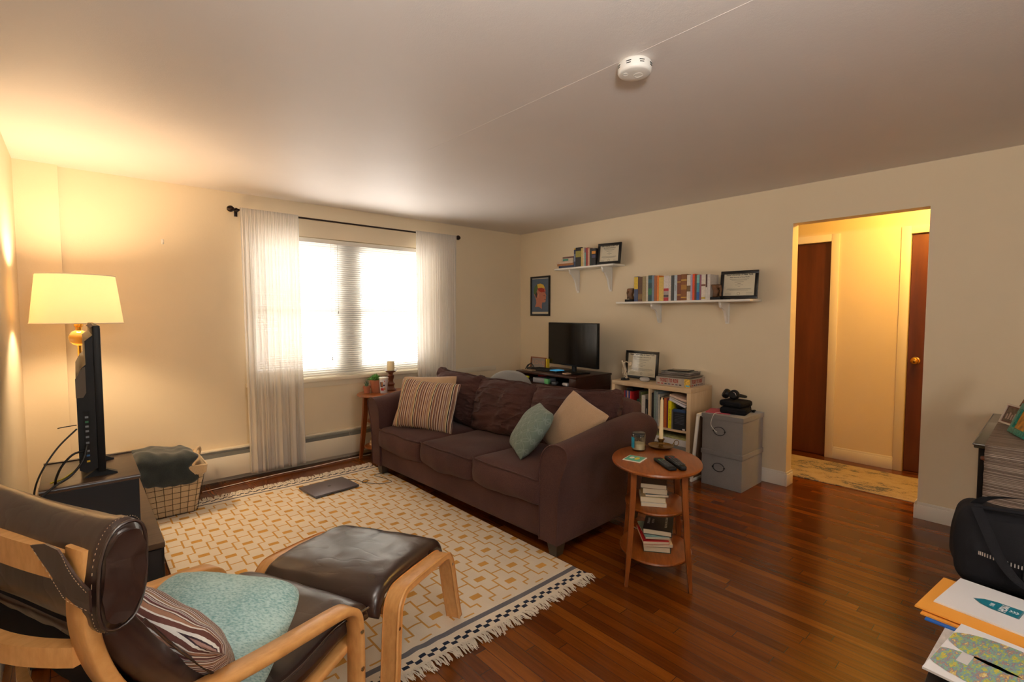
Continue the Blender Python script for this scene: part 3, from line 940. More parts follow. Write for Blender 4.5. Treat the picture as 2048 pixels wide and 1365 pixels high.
def pillow(label, w, h, th, m, c, xd, yd, seed, wr=.006, pinch=.05, sag=0.0, group=None, rc=.03):
    o = mobj('throw_pillow', pillow_bm(w, h, th, 30, seed, wr, pinch, sag, rc), m, None, 70)
    tag(o, label, 'pillow', group); place_axes(o, c, xd, yd); return o
pillow('tan pillow tucked behind the striped pillow at the far end of the sofa', .50, .44, .15, M['tan'], (-2.055, -1.035, .668), (.36, -.46, .02), (.17, .06, .40), 3)
pillow('brown and cream striped pillow at the far end of the sofa', .56, .43, .15, M['stripe_sofa'], (-2.14, -1.15, .650), (.28, -.46, -.03), (.15, .03, .38), 5, .008, .07)
pillow('sage green quilted velvet pillow on the near sofa seat', .35, .37, .16, M['velvet'], (-2.055, -2.325, .635), (.46, .80, .05), (.46, -.40, .80), 8)
pillow('plain tan pillow standing on its corner against the near sofa arm', .38, .41, .16, M['tan'], (-1.875, -2.545, .665), (-.12, -.85, -.30), (.46, .16, .84), 12, .008)

# ================================================================== ARMCHAIR
CH = thing('armchair', 'bentwood armchair with dark brown leather cushion in the left foreground', 'armchair', (-3.68, -3.26, 0), radians(25))
armp = smoothpath([(-.80, .012), (-.55, .010), (-.20, .010), (-.10, .012), (-.045, .028), (-.010, .065), (.002, .12), (.006, .22), (.008, .35), (.005, .44), (-.008, .485), (-.040, .513), (-.09, .526), (-.20, .541), (-.35, .562), (-.50, .590), (-.62, .610)], 5)
armp = [tuple(p) for p in armp]
for v0 in (.0, .62):
    b = BM(); bent(b, armp, v0, v0 + .06, .023)
    a = mobj('arm_frame', b, M['birch'], CH, 50)
    for s_, z_ in ((.0065, .42), (.0065, .30)):
        if v0 == 0:
            c = BM(); tube(c, [(-.010, -.0005, z_), (-.010, -.003, z_)], .007, 12); mobj('bolt', c, M['chrome'], a, 40)
backp = [tuple(p) for p in smoothpath([(-.690, .975), (-.692, .90), (-.693, .83), (-.682, .76), (-.655, .68), (-.605, .59), (-.54, .50), (-.46, .415), (-.38, .345), (-.30, .305), (-.22, .298), (-.10, .318), (.03, .345)], 6)]
for v0 in (.062, .568):
    b = BM(); bent(b, backp, v0 - (.006 if v0 < .1 else 0), v0 + .056, .026)
    mobj('back_post', b, M['birch'], CH, 50)
def crossbar(name, s, z0, z1, bow, th=.022):
    b = BM(); n = 16; ring = []
    for k in range(n + 1):
        v = .112 + .456 * k / n; w = 1 - ((v - .34) / .228) ** 2
        x = s - bow * w
        ring.append([b.verts.new(c) for c in ((x, v, z0), (x, v, z1), (x + th, v, z1), (x + th, v, z0))])
    for a, c in zip(ring, ring[1:]):
        for k in range(4): b.faces.new((a[k], a[(k + 1) % 4], c[(k + 1) % 4], c[k]))
    b.faces.new(ring[0]); b.faces.new(ring[-1])
    mobj(name, b, M['birch'], CH, 40)
crossbar('crossbar', -.690, .905, .962, .012)
crossbar('crossbar', -.688, .735, .775, .055, .03)
crossbar('crossbar', -.60, .52, .555, .05)
crossbar('crossbar', -.02, .325, .365, .0)
b = BM(); prism(b, [(-.664, .955), (-.664, .83), (-.625, .68), (-.50, .47), (-.36, .345), (-.22, .33), (-.02, .36), (-.02, .355), (-.22, .322), (-.37, .337), (-.515, .46), (-.640, .68), (-.672, .83), (-.670, .955)], .115, .565)
mobj('fabric_backing', b, M['blackcloth'], CH, 60)
def sweep_cushion(path, v0, v1, t, n=34, seed=1, wr=.004, ends=.03):
    """rounded leather pad following a side profile"""
    bm = BM(); path = smoothpath(path, 6); m = len(path); rings = []
    for j in range(n + 1):
        w = j / n; v = v0 + (v1 - v0) * w
        e = min(w, 1 - w) * (v1 - v0); k = sqrt(max(0, 1 - (1 - min(1, e / ends)) ** 2)) if ends else 1
        ring_a, ring_b = [], []
        for i, p in enumerate(path):
            a = path[max(0, i - 1)]; c = path[min(m - 1, i + 1)]
            d = (c - a).normalized(); nn = Vector((-d.y, d.x))
            q = i / (m - 1); ee = min(q, 1 - q) * m / 4.0
            kk = sqrt(max(0.02, 1 - (1 - min(1, ee)) ** 2))
            th = t * kk * (.25 + .75 * k)
            wob = wr * noise.noise(Vector((i * .35 + seed, v * 14, 1))) + wr * .7 * noise.noise(Vector((i * .12 + v * 20, v * 5 + seed, 3)))
            tuft = .006 * (1 - abs(2 * w - 1) ** 3)
            ring_a.append(bm.verts.new((p.x + nn.x * (th / 2 + wob + tuft), v, p.y + nn.y * (th / 2 + wob + tuft))))
            ring_b.append(bm.verts.new((p.x - nn.x * (th / 2 - wob), v, p.y - nn.y * (th / 2 - wob))))
        rings.append(ring_a + ring_b[::-1])
    L = len(rings[0])
    for a, c in zip(rings, rings[1:]):
        for k in range(L): bm.faces.new((a[k], a[(k + 1) % L], c[(k + 1) % L], c[k]))
    for r in (rings[0], rings[-1]):
        bm.faces.new(r)
    return bm
bm = sweep_cushion([(.085, .395), (.04, .420), (-.06, .410), (-.18, .385), (-.29, .382), (-.37, .415), (-.44, .485), (-.51, .585), (-.575, .685), (-.625, .775), (-.640, .81)][::-1], .055, .625, .070, 36, 2, .002)
cu = mobj('leather_cushion', bm, M['leather'], CH, 55)
b = BM(); pp = smoothpath([(.085, .43), (-.06, .448), (-.18, .424), (-.27, .420), (-.34, .448), (-.405, .51), (-.475, .605), (-.54, .70), (-.595, .79)], 5)
tube(b, [(p.x, .052, p.y + .002) for p in pp], .0035, 6); mobj('piping', b, M['leather'], cu, 60)
# headrest roll
def headrest():
    bm = BM(); n = 44; prof = []
    for k in range(28):
        a = 2 * pi * k / 28; c, s = cos(a), sin(a)
        prof.append((-.647 + .043 * math.copysign(abs(c) ** .8, c) + .012 * s, .920 + .103 * math.copysign(abs(s) ** .72, s)))
    rings = []
    for j in range(n + 1):
        w = j / n; v = .018 + .644 * w
        e = min(w, 1 - w) * .644; k = .80 + .20 * sqrt(max(0, 1 - (1 - min(1, e / .016)) ** 2))
        sag = -.012 * (1 - (2 * w - 1) ** 2)
        ring = []
        for x, z in prof:
            wob = .003 * noise.noise(Vector((x * 12, v * 6, z * 30))) + (.004 * noise.noise(Vector((x * 8, v * 4, z * 46))) if e < .05 else 0)
            ring.append(bm.verts.new((-.647 + (x + .647) * k + wob, v, .92 + (z - .92) * k + (sag if z > .9 else 0) + wob)))
        rings.append(ring)
    L = len(prof)
    for a, c in zip(rings, rings[1:]):
        for k in range(L): bm.faces.new((a[k], a[(k + 1) % L], c[(k + 1) % L], c[k]))
    # wrinkled end panels
    for r, vv in ((rings[0], .010), (rings[-1], .670)):
        prev = r
        for q in (.82, .6, .35):
            cur = []
            for x, z in prof:
                X = -.647 + (x + .647) * q; Z = .92 + (z - .92) * q
                wr = .0035 * sin(Z * 150 + 3 * noise.noise(Vector((X * 20, Z * 10, 2))))
                cur.append(bm.verts.new((X, vv + (wr - .004 * (1 - q)) * (1 if vv < .3 else -1), Z)))
            for k in range(L): bm.faces.new((prev[k], prev[(k + 1) % L], cur[(k + 1) % L], cur[k]))
            prev = cur
        bm.faces.new(prev)
    h = mobj('headrest', bm, M['leather'], CH, 60, label='padded leather headrest roll')
    b = BM(); tube(b, [(-.647 + (x + .647) * .93, .016, .92 + (z - .92) * .95) for x, z in prof], .0034, 6, closed=True)
    mobj('piping', b, M['leather'], h, 60)
    b = BM()
    for k in range(0, 120):
        a = 2 * pi * k / 120
        if k % 2: continue
        p = [(-.647 + .043 * 1.02 * math.copysign(abs(cos(a_)) ** .8, cos(a_)) + .012 * sin(a_), .030, .920 + .103 * 1.015 * math.copysign(abs(sin(a_)) ** .72, sin(a_))) for a_ in (a, a + .035)]
        tube(b, p, .0006, 4)
    mobj('stitching', b, M['stitch'], h, 60)
headrest()
# strap from the headrest round the post
b = BM()
poly = [(.215, .962), (.155, .925), (.120, .900), (.095, .886), (.060, .876), (.020, .872), (.020, .915), (.040, .922), (.066, .935), (.090, .953), (.118, .972), (.16, .975)]
prism(b, poly, -.7005, -.6965, axis='x')
st = mobj('strap', b, M['leather'], CH, 0)
for pl in ([(.205, .958), (.150, .918), (.118, .894), (.092, .880), (.025, .877)], [(.104, .967), (.086, .945), (.060, .926), (.025, .910)]):
    pts = smoothpath(pl, 10); b = BM()
    for q in range(0, len(pts) - 1, 2): tube(b, [(-.7010, pts[q].x, pts[q].y), (-.7010, pts[q + 1].x, pts[q + 1].y)], .0006, 4)
    mobj('stitching', b, M['stitch'], st, 60)

# pillows on the armchair (in the chair's frame)
def chp(s, v, z): return CHM @ Vector((s, v, z))
CHM = Matrix.Translation((-3.68, -3.26, 0)) @ Matrix.Rotation(radians(25), 4, 'Z')
def chd(s, v, z): return CHM.to_3x3() @ Vector((s, v, z))
pillow('light teal woven pillow leaning in the leather armchair', .46, .33, .17, M['teal'], chp(-.300, .30, .515), chd(.13, -.42, -.01), chd(.24, .06, .17), 21, .007, .01, rc=.13)
pillow('plum and white striped pillow at the back of the leather armchair', .42, .44, .15, M['stripe_chair'], chp(-.435, .27, .585), chd(.10, -.30, -.13), chd(-.16, -.10, .25), 25, .009, .07)

# ================================================================== OTTOMAN
OT = thing('ottoman', 'bentwood footstool with wrinkled dark leather pad in front of the armchair', 'ottoman', (-3.500, -3.148, 0), radians(30.4))
op = [tuple(p) for p in smoothpath([(-.030, .012), (-.020, .12), (-.010, .24), (.0, .335), (.012, .372), (.038, .398), (.080, .408), (.20, .398), (.34, .382), (.405, .372), (.440, .355), (.462, .320), (.478, .27), (.505, .16), (.548, .012)], 5)]
for v0 in (0, .60):
    b = BM(); bent(b, op, v0, v0 + .06, -.024)
    a = mobj('leg_frame', b, M['birch'], OT, 50)
    if v0 == 0:
        for s_, z_ in ((.006, .285), (.456, .30)):
            c = BM(); tube(c, [(s_, -.0005, z_), (s_, -.003, z_)], .006, 12); mobj('bolt', c, M['chrome'], a, 40)
for s_ in (.030, .42):
    b = BM(); box(b, s_, s_ + .022, .06, .60, .305, .36, .002); mobj('crossbar', b, M['birch'], OT, 30)
bm = sweep_cushion([(-.022, .325), (.000, .385), (.045, .407), (.14, .410), (.30, .395), (.42, .380), (.470, .350), (.485, .31)], .066, .594, .062, 40, 9, .0025, .035)
mobj('leather_cushion', bm, M['leather'], OT, 55)
# ================================================================== MEDIA UNIT, TV, LAMP
t = thing('media_bench', 'low black-brown media bench against the left wall', 'tv bench', (-4.29, -1.40, 0))
b = BM(); box(b, -.23, .23, -.66, .66, .375, .40, .002); mobj('top', b, M['blackwood'], t, 30)
b = BM()
for y in (-.65, .63): box(b, -.215, .215, y, y + .02, .02, .375)
box(b, -.215, .215, -.63, .63, .02, .04); box(b, -.215, -.205, -.63, .63, .04, .375)
mobj('carcass', b, M['blackface'], t, 0)
b = BM(); y0 = -.652
box(b, -.19, .215, y0 - .012, y0, .33, .372); box(b, -.19, .215, y0 - .012, y0, .03, .075)
box(b, -.19, -.145, y0 - .012, y0, .075, .33); box(b, .165, .215, y0 - .012, y0, .075, .33)
box(b, -.145, .165, y0 - .004, y0, .075, .33)
mobj('end_panel', b, M['blackface'], t, 0)
for y in (-.625, -.20, .22):
    b = BM(); box(b, .215, .230, y, y + .405, .045, .37, .002); dr = mobj('drawer', b, M['blackface'], t, 30)
    b = BM(); tube(b, [(.230, y + .16, .22), (.244, y + .165, .22), (.244, y + .245, .22), (.230, y + .25, .22)], .004, 8); mobj('handle', b, M['chrome'], dr)
t = thing('media_riser', 'black riser box on the media bench carrying the television', 'riser', (-4.295, -1.725, .40))
b = BM(); box(b, -.165, .165, -.235, .235, .278, .30, .003); box(b, -.165, .165, .215, .235, .30, .306, .001); mobj('top', b, M['blackwood'], t, 30)
b = BM(); box(b, -.16, .16, -.230, -.212, 0, .277, .001); mobj('end_panel', b, M['blackface'], t, 0)
b = BM(); box(b, -.16, .16, .212, .230, 0, .277, .001); mobj('end_panel', b, M['blackface'], t, 0)
b = BM(); box(b, -.16, -.145, -.212, .212, 0, .277); box(b, -.145, .16, -.212, .212, 0, .015); mobj('back_panel', b, M['blackface'], t, 0)
b = BM(); tube(b, [(-.165, -.2365, .291), (.165, -.2365, .291)], .0035, 8); mobj('edge_trim', b, mat('grey_edge_trim', (90, 92, 98), .35, .4), t)
# television (screen faces +x)
t = thing('television', 'black flat television seen edge-on on the riser', 'television', (-4.250, -1.40, .70))
TY0, TY1 = -.54, .54
b = BM(); box(b, -.022, .004, TY0, TY1, .03, .665, .004); mobj('bezel', b, M['black'], t, 30)
b = BM(); box(b, .0035, .0048, TY0 + .012, TY1 - .012, .045, .653); mobj('screen', b, M['screen'], t, 0)
b = BM(); prism(b, [(-.021, .05), (-.021, .625), (-.048, .600), (-.048, .50), (-.062, .485), (-.082, .44), (-.082, .05), (-.060, .035)], TY0 + .006, TY1 - .05)
back = mobj('back_housing', b, M['black'], t, 0)
b = BM(); prism(b, [(-.040, .665), (-.026, .675), (-.018, .664), (-.030, .655)], TY0, TY0 + .10); mobj('top_clip', b, mat('beige_foam', (150, 128, 108), .9), t, 0)
b = BM(); prism(b, [(-.060, .485), (-.050, .49), (-.050, .38), (-.060, .36), (-.0835, .36), (-.0835, .44)], TY0 + .001, TY0 + .0058)
mobj('side_bracket', b, mat('brown_plastic', (84, 70, 52), .5), t, 0)
b = BM(); box(b, -.064, -.040, TY0 + .0045, TY0 + .0065, .06, .30); pp = mobj('port_panel', b, M['blackmatte'], t, 0)
pm = mat('port_grey', (120, 124, 128), .4, .4)
for z, m_ in ((.275, pm), (.255, mat('port_green', (40, 110, 70), .5)), (.235, pm), (.215, pm), (.19, pm), (.165, pm), (.13, pm), (.11, mat('port_blue', (40, 90, 140), .5)), (.085, mat('port_yellow', (220, 180, 30), .5))):
    b = BM(); box(b, -.058, -.047, TY0 + .0032, TY0 + .0045, z - .004, z + .004)
    mobj('port', b, m_, pp, 0)
for y in (TY0 + .06, TY0 + .34):
    b = BM(); prism(b, [(-.072, 0), (-.02, .035), (-.012, .035), (.045, .006), (.045, 0)], y, y + .03); mobj('foot', b, M['black'], t, 0)
# cables
def cable(name, label, pts, r, m, cat='cable', seg=8, group=None):
    b = BM(); tube(b, smoothpath(pts, 8), r, seg); o = mobj(name, b, m, None, 60); return tag(o, label, cat, group)
cable('power_cable', 'thin black cable arching from the television to the media riser back', [(-4.335, -1.935, .93), (-4.40, -1.96, .86), (-4.455, -1.98, .76), (-4.475, -1.97, .66), (-4.478, -1.96, .50), (-4.478, -1.95, .41)], .0035, M['cable'])
cable('signal_cable', 'thick black cable looping down from the television onto the riser', [(-4.312, -1.947, .835), (-4.35, -1.965, .83), (-4.385, -1.965, .79), (-4.405, -1.95, .74), (-4.41, -1.93, .708)], .0045, M['cable'])
cable('lead_cable', 'black cable running diagonally across the riser edge towards the armchair', [(-4.305, -1.948, .86), (-4.32, -1.965, .80), (-4.36, -1.975, .745), (-4.42, -1.99, .708), (-4.48, -2.03, .655), (-4.50, -2.06, .60)], .0045, M['cable'])
cable('antenna_wire', 'short black wire sticking out behind the television', [(-4.335, -1.93, .945), (-4.37, -1.93, .943), (-4.395, -1.93, .940)], .002, M['cable'])
cable('yellow_cable', 'yellow cable lying on the riser behind the television', [(-4.425, -1.90, .708), (-4.39, -1.86, .707), (-4.365, -1.80, .708), (-4.345, -1.76, .715)], .0035, M['yellowcable'])

def shade_mat():
    n = NT('linen_lampshade')
    d = n.new('ShaderNodeBsdfDiffuse'); d.inputs[0].default_value = srgb(250, 238, 216)
    tl = n.new('ShaderNodeBsdfTranslucent'); tl.inputs[0].default_value = srgb(255, 242, 220)
    m = n.new('ShaderNodeMixShader'); m.inputs[0].default_value = .42
    n.link(d.outputs[0], m.inputs[1]); n.link(tl.outputs[0], m.inputs[2]); n.link(m.outputs[0], n.out.inputs['Surface'])
    return n.m
t = thing('floor_lamp', 'brass floor lamp with a lit white drum shade behind the television', 'floor lamp', (-4.31, -.62, 0))
b = BM(); lathe(b, [(.222, 1.358), (.188, 1.655), (.1865, 1.655), (.2205, 1.358), (.222, 1.358)], 64); sh = mobj('lamp_shade', b, shade_mat(), t, 60)
b = BM()
for r, z in ((.2225, 1.360), (.1885, 1.653)): tube(b, [(r * cos(a * pi / 32), r * sin(a * pi / 32), z) for a in range(64)], .0025, 6, closed=True)
mobj('shade_trim', b, M['white'], sh)
b = BM(); cyl(b, (0, 0, .03), (0, 0, 1.22), .010, seg=16); lathe(b, [(0, 1.318), (.016, 1.318), (.016, 1.335), (.022, 1.34), (.022, 1.39), (.012, 1.40), (0, 1.40)], 20); mobj('pole', b, M['brass'], t, 40)
b = BM(); lathe(b, [(0, 0), (.14, 0), (.14, .012), (.12, .022), (.03, .03), (0, .03)], 40); mobj('base', b, M['brass'], t, 40)
n = NT('amber_lamp_glass'); n.set(Base_Color=srgb(250, 190, 90), Roughness=.03, IOR=1.45); n.b.inputs['Transmission Weight'].default_value = .8
b = BM(); lathe(b, [(0, 1.218)] + [(.05 * sin(a * pi / 20), 1.268 - .05 * cos(a * pi / 20)) for a in range(1, 20)] + [(0, 1.318)], 40); mobj('glass_ball', b, n.m, t, 60)
b = BM(); 
for a in range(3): tube(b, [(0.02 * cos(a * 2.094), .02 * sin(a * 2.094), 1.39), (.19 * cos(a * 2.094), .19 * sin(a * 2.094), 1.63)], .0015, 5)
mobj('spider', b, M['brass'], t)
b = BM(); n = NT('lamp_bulb_glass'); n.b.inputs['Emission Color'].default_value = (1, .66, .30, 1); n.b.inputs['Emission Strength'].default_value = 8
lathe(b, [(0, 1.39), (.014, 1.40), (.016, 1.42), (.03, 1.45), (.032, 1.475), (.022, 1.50), (0, 1.508)], 20); bo = mobj('bulb', b, n.m, t, 60)
bo.visible_shadow = True
point('floor_lamp_bulb_light', (-4.31, -.62, 1.53), 46, (1, .73, .44), .075)

# wire basket with blanket
BX, BY = -3.86, -.42
t = thing('laundry_basket', 'wire mesh basket with beige liner beside the media bench', 'basket', (BX, BY, .0))
def rect_ring(w, d, r, z, n=8):
    pts = []
    for cx, cy, a0 in ((w - r, d - r, 0), (-w + r, d - r, pi / 2), (-w + r, -d + r, pi), (w - r, -d + r, 3 * pi / 2)):
        for k in range(n): 
            a = a0 + k / (n - 1) * pi / 2; pts.append(Vector((cx + r * cos(a), cy + r * sin(a), z)))
    return pts
b = BM(); Hh = .34
def wd(z): f = z / Hh; return .145 + .055 * f, .20 + .05 * f
for k in range(9):
    z = .012 + (Hh - .012) * k / 8; w, d = wd(z); tube(b, rect_ring(w, d, .04, z), .0016, 5, closed=True)
w0, d0 = wd(.012); w1, d1 = wd(Hh); r0 = rect_ring(w0, d0, .04, .012, 9); r1 = rect_ring(w1, d1, .04, Hh, 9)
def resample(r, n):
    L = [0]; 
    for i in range(len(r)): L.append(L[-1] + (r[(i + 1) % len(r)] - r[i]).length)
    out = []
    for k in range(n):
        s = L[-1] * k / n; i = max(j for j in range(len(r)) if L[j] <= s); f = (s - L[i]) / max(1e-9, L[i + 1] - L[i]); out.append(r[i].lerp(r[(i + 1) % len(r)], f))
    return out
for p, q in zip(resample(r0, 32), resample(r1, 32)): tube(b, [p, q], .0016, 5)
for p in resample(r0, 12)[:6]: tube(b, [p, (-p.x, -p.y, p.z)], .0016, 5)
mobj('wire_frame', b, M['wire'], t, 60)
b = BM()
rings = []
for z, off in ((.016, -.006), (.1, -.006), (.2, -.006), (Hh, -.004), (Hh + .012, .002), (Hh + .006, .010), (Hh - .05, .008)):
    w, d = wd(min(z, Hh)); 
    rings.append([b.verts.new(p + Vector((.006 * noise.noise(p * 12), .006 * noise.noise(p * 11 + Vector((3, 0, 0))), .012 * noise.noise(p * 14) if z > .25 else 0))) for p in rect_ring(w + off, d + off, .04, z)])
for a, c in zip(rings, rings[1:]):
    m_ = len(a)
    for k in range(m_): b.faces.new((a[k], a[(k + 1) % m_], c[(k + 1) % m_], c[k]))
b.faces.new(rings[0])
mobj('liner', b, M['basketliner'], t, 60)
b = BM(); tube(b, smoothpath([(.185, .12, .335), (.205, .20, .356), (.232, .25, .362), (.240, .262, .335), (.225, .25, .29)], 6), .011, 8)
mobj('liner_tie', b, M['basketliner'], t, 60)
# blanket
bm = BM()
def bf(p, u):
    p.z += .03 * noise.noise(Vector((p.x * 7, p.y * 5, 1))) + .012 * noise.noise(Vector((p.x * 18, p.y * 14, 5)))
    if u.x > .2:
        gro = sin((p.z + .25) * 42) * .022 * min(1, (u.x - .2) * 3); p.x += gro
    p.x += .02 * noise.noise(Vector((p.z * 12, p.y * 8, 2)))
    p.z -= .05 * (u.x + 1) * .35
    p.y += .015 * noise.noise(Vector((p.x * 14, 4, p.z * 14)))
    return p
softbox(bm, 0, 0, 0, .175, .19, .115, .06, 26, bf)
o = mobj('folded_blanket', bm, M['jeans'], None, 60); tag(o, 'dark slate folded blanket heaped on the wire basket', 'blanket', loc=(BX - .045, BY - .085, .365), rz=.1)

# laptop
t = thing('laptop', 'closed grey laptop lying on the rug', 'laptop', (-2.838, -.795, .0105), radians(5))
b = BM(); box(b, -.185, .185, -.145, .145, .003, .011, .004); mobj('base', b, mat('laptop_grey', (120, 116, 122), .35, .6), t, 30)
b = BM(); box(b, -.185, .185, -.145, .145, .0125, .018, .003); li = mobj('lid', b, mat('laptop_lid', (128, 122, 130), .38, .6), t, 30)
b = BM(); lathe(b, [(0, .0181), (.014, .0181), (.014, .0184), (0, .0184)], 20); mobj('emblem', b, mat('dark_emblem', (60, 58, 62), .3, .6), li)
b = BM(); box(b, -.17, .17, -.14, .14, .0, .003); mobj('rubber_foot', b, M['black'], t, 0)
cable('charger_cable', 'black charger cable with a coil lying between laptop and sofa leg', [(-2.650, -.70, .016), (-2.60, -.74, .012), (-2.575, -.82, .011), (-2.585, -.86, .014), (-2.56, -.885, .020), (-2.535, -.855, .024), (-2.55, -.825, .02), (-2.58, -.85, .016), (-2.56, -.89, .014), (-2.49, -.97, .012), (-2.40, -1.00, .012), (-2.385, -.96, .012), (-2.40, -.85, .012), (-2.425, -.76, .012), (-2.40, -.73, .012), (-2.34, -.74, .012)], .0022, M['cable'])
cable('white_wire', 'thin white cable running along the floor under the heater', [(-3.62, -.20, .006), (-3.35, -.17, .006), (-3.0, -.135, .006), (-2.7, -.13, .006), (-2.4, -.105, .006), (-2.15, -.10, .006)], .0035, M['whitecable'])

# ================================================================== SIDE TABLES
def side_table(label, loc, rz, top=.625, s=1.0):
    t = thing('side_table', label, 'side table', loc, rz, group='oval cherry side tables')
    A, B = .292, .238
    b = BM(); lathe(b, [(0, top - .024), (.92, top - .024), (.985, top - .019), (1.0, top - .011), (.985, top - .003), (.95, top), (0, top)], 72, sx=A, sy=B)
    mobj('tabletop', b, M['cherry'], t, 40)
    for nm, z, a, c in (('shelf', .392, .195, .165), ('shelf', .142, .222, .190)):
        b = BM(); lathe(b, [(0, z - .02), (.95, z - .02), (.99, z - .015), (1.0, z - .009), (.985, z - .003), (.95, z), (0, z)], 64, sx=a, sy=c); mobj(nm, b, M['cherry'], t, 40)
    for sx in (-1, 1):
        for sy in (-1, 1):
            b = BM()
            def sec(z):
                f = 1 - z / (top - .024)
                # nearly straight leg that kicks outwards near the floor
                k = .155 + .045 * f ** 1.4; m_ = .125 + .035 * f ** 1.4
                return sx * k, sy * m_
            rings = []
            for z, w in ((0, .013), (.06, .015), (.14, .020), (.28, .0215), (.45, .0225), (top - .024, .024)):
                x, y = sec(z)
                rings.append([b.verts.new((x + a * w, y + c * w * .62, z)) for a, c in ((-1, -1), (1, -1), (1, 1), (-1, 1))])
            for p, q in zip(rings, rings[1:]):
                for k in range(4): b.faces.new((p[k], p[(k + 1) % 4], q[(k + 1) % 4], q[k]))
            b.faces.new(rings[0]); b.faces.new(rings[-1])
            mobj('leg', b, M['cherry2'], t, 0)
    for z in (.375, .120):
        for sy in (-1, 1):
            b = BM(); y = .135 if z > .2 else .150
            prism(b, [(-.165, z), (-.165, z - .028), (-.12, z - .006), (.12, z - .006), (.165, z - .028), (.165, z)], sy * y - .006, sy * y + .006)
            mobj('shelf_rail', b, M['cherry2'], t, 0)
    return t
TC = (-1.975, -3.235); TR = radians(37)
side_table('oval cherry wood side table with two shelves of books beside the near sofa arm', (TC[0], TC[1], 0), TR)
FT = (-2.065, -.295)
side_table('oval cherry wood side table between the far sofa arm and the window', (FT[0], FT[1], 0), radians(4), .655)

# ------------------------------------------------------------------ books
def book(label, D, T, Hh, col, loc, rot, group=None, title=None, band=None, pagecol=None, soft=False):
    """spine plane at x=0, depth +x, thickness y 0..T, height z 0..Hh (upright)"""
    t = thing('book', label, 'book', loc, group=group, rot=rot)
    c = .0016 if soft else .0028; e = 0 if soft else .003
    b = BM()
    box(b, 0, D, 0, c, 0, Hh); box(b, 0, D, T - c, T, 0, Hh); box(b, 0, c * 1.2, c, T - c, 0, Hh)
    mobj('cover', b, bookmat(col), t, 0)
    b = BM(); box(b, c * 1.2, D - e, c, T - c, e, Hh - e); mobj('pages', b, M['page'] if not pagecol else pagecol, t, 0)
    if band:
        for z0, z1, bc in band:
            b = BM(); box(b, -.0006, .0002, .0004, T - .0004, z0 * Hh, z1 * Hh); mobj('spine_band', b, bookmat(bc), t, 0)
    if title:
        s, tc, fr = title
        o = text('spine_title', s, T * fr, bookmat(tc), t, (-.0009, T / 2, Hh * .5), (pi / 2, pi / 2, -pi / 2), ext=.0002)
    return t
LAY = lambda a: (pi / 2, 0, a)   # lying flat: thickness goes up, spine towards -x before turning
def laid(label, L, W, T, col, cx, cy, z, ang, **kw):
    """L along the spine, W depth; spine edge centred; ang turns it about z. centre at cx,cy"""
    R = Matrix.Rotation(ang, 3, 'Z')
    # upright (x,y,z) -> rotX(90): (x,-z,y)
    off = R @ Vector((W / 2, -L / 2, 0))
    return book(label, W, T, L, col, (cx - off.x, cy - off.y, z), (pi / 2, 0, ang), **kw)
# near side table, middle shelf: spines face the sofa (local -v), page blocks face the camera-right
A0 = radians(128)
zs = .392
mid = [('white-spined paperback with dark lettering at the bottom of the middle shelf stack', (226, 222, 214), .018, .200, .130, -.02, .0, 0),
       ('thick cream paperback second from the bottom of the middle shelf stack', (214, 196, 150), .026, .195, .128, -.01, .004, -.06),
       ('dark teal paperback in the middle of the middle shelf stack', (44, 78, 92), .013, .185, .120, .0, -.004, .04),
       ('tan paperback with grey page edges second from the top of the middle shelf stack', (190, 168, 136), .028, .190, .125, .004, .002, -.05),
       ('paperback with a sepia photo cover on top of the middle shelf stack', (104, 84, 60), .025, .205, .132, .008, .006, -.12)]
for lb, col, T, L, W, dx, dy, da in mid:
    laid(lb, L, W, T, col, TC[0] + .010 + dx, TC[1] + .015 + dy, zs, radians(127) + da, group='books on the middle shelf of the near side table', soft=True); zs += T + .0008
zs = .142
low = [('thick book with a white lettered page edge at the bottom of the lower shelf stack', (40, 62, 50), .032, .215, .140, .0, 0, 0),
       ('thin cream book second from the bottom of the lower shelf stack', (222, 206, 178), .016, .200, .150, -.01, -.006, .06),
       ('bright red hardback in the lower shelf stack', (196, 30, 38), .016, .205, .135, -.025, .004, .12),
       ('thin tan paperback just under the black book on the lower shelf', (190, 150, 112), .012, .195, .130, .0, .0, .05),
       ('pale aqua booklet under the black book on the lower shelf', (150, 186, 182), .008, .205, .125, -.02, .004, .16)]
for lb, col, T, L, W, dx, dy, da in low:
    laid(lb, L, W, T, col, TC[0] + .012 + dx, TC[1] + .005 + dy, zs, radians(127) + da, group='books on the lower shelf of the near side table', soft=(T < .02)); zs += T + .0008
t = laid('thick black novel with pale title lettering on top of the lower shelf stack', .225, .15, .030, (26, 26, 28), TC[0] + .035, TC[1] + .0, zs, radians(118), group='books on the lower shelf of the near side table')
for s_, sz, xx in (('INTO THE WATER', .017, .035), ('PAULA', .018, .105), ('HAWKINS', .018, .128)):
    # top cover is the y=T side in upright space
    text('cover_title', s_, sz, M['whiteink'], t, (xx, .0305, .1125), (-pi / 2, pi / 2, 0), ext=.0002)

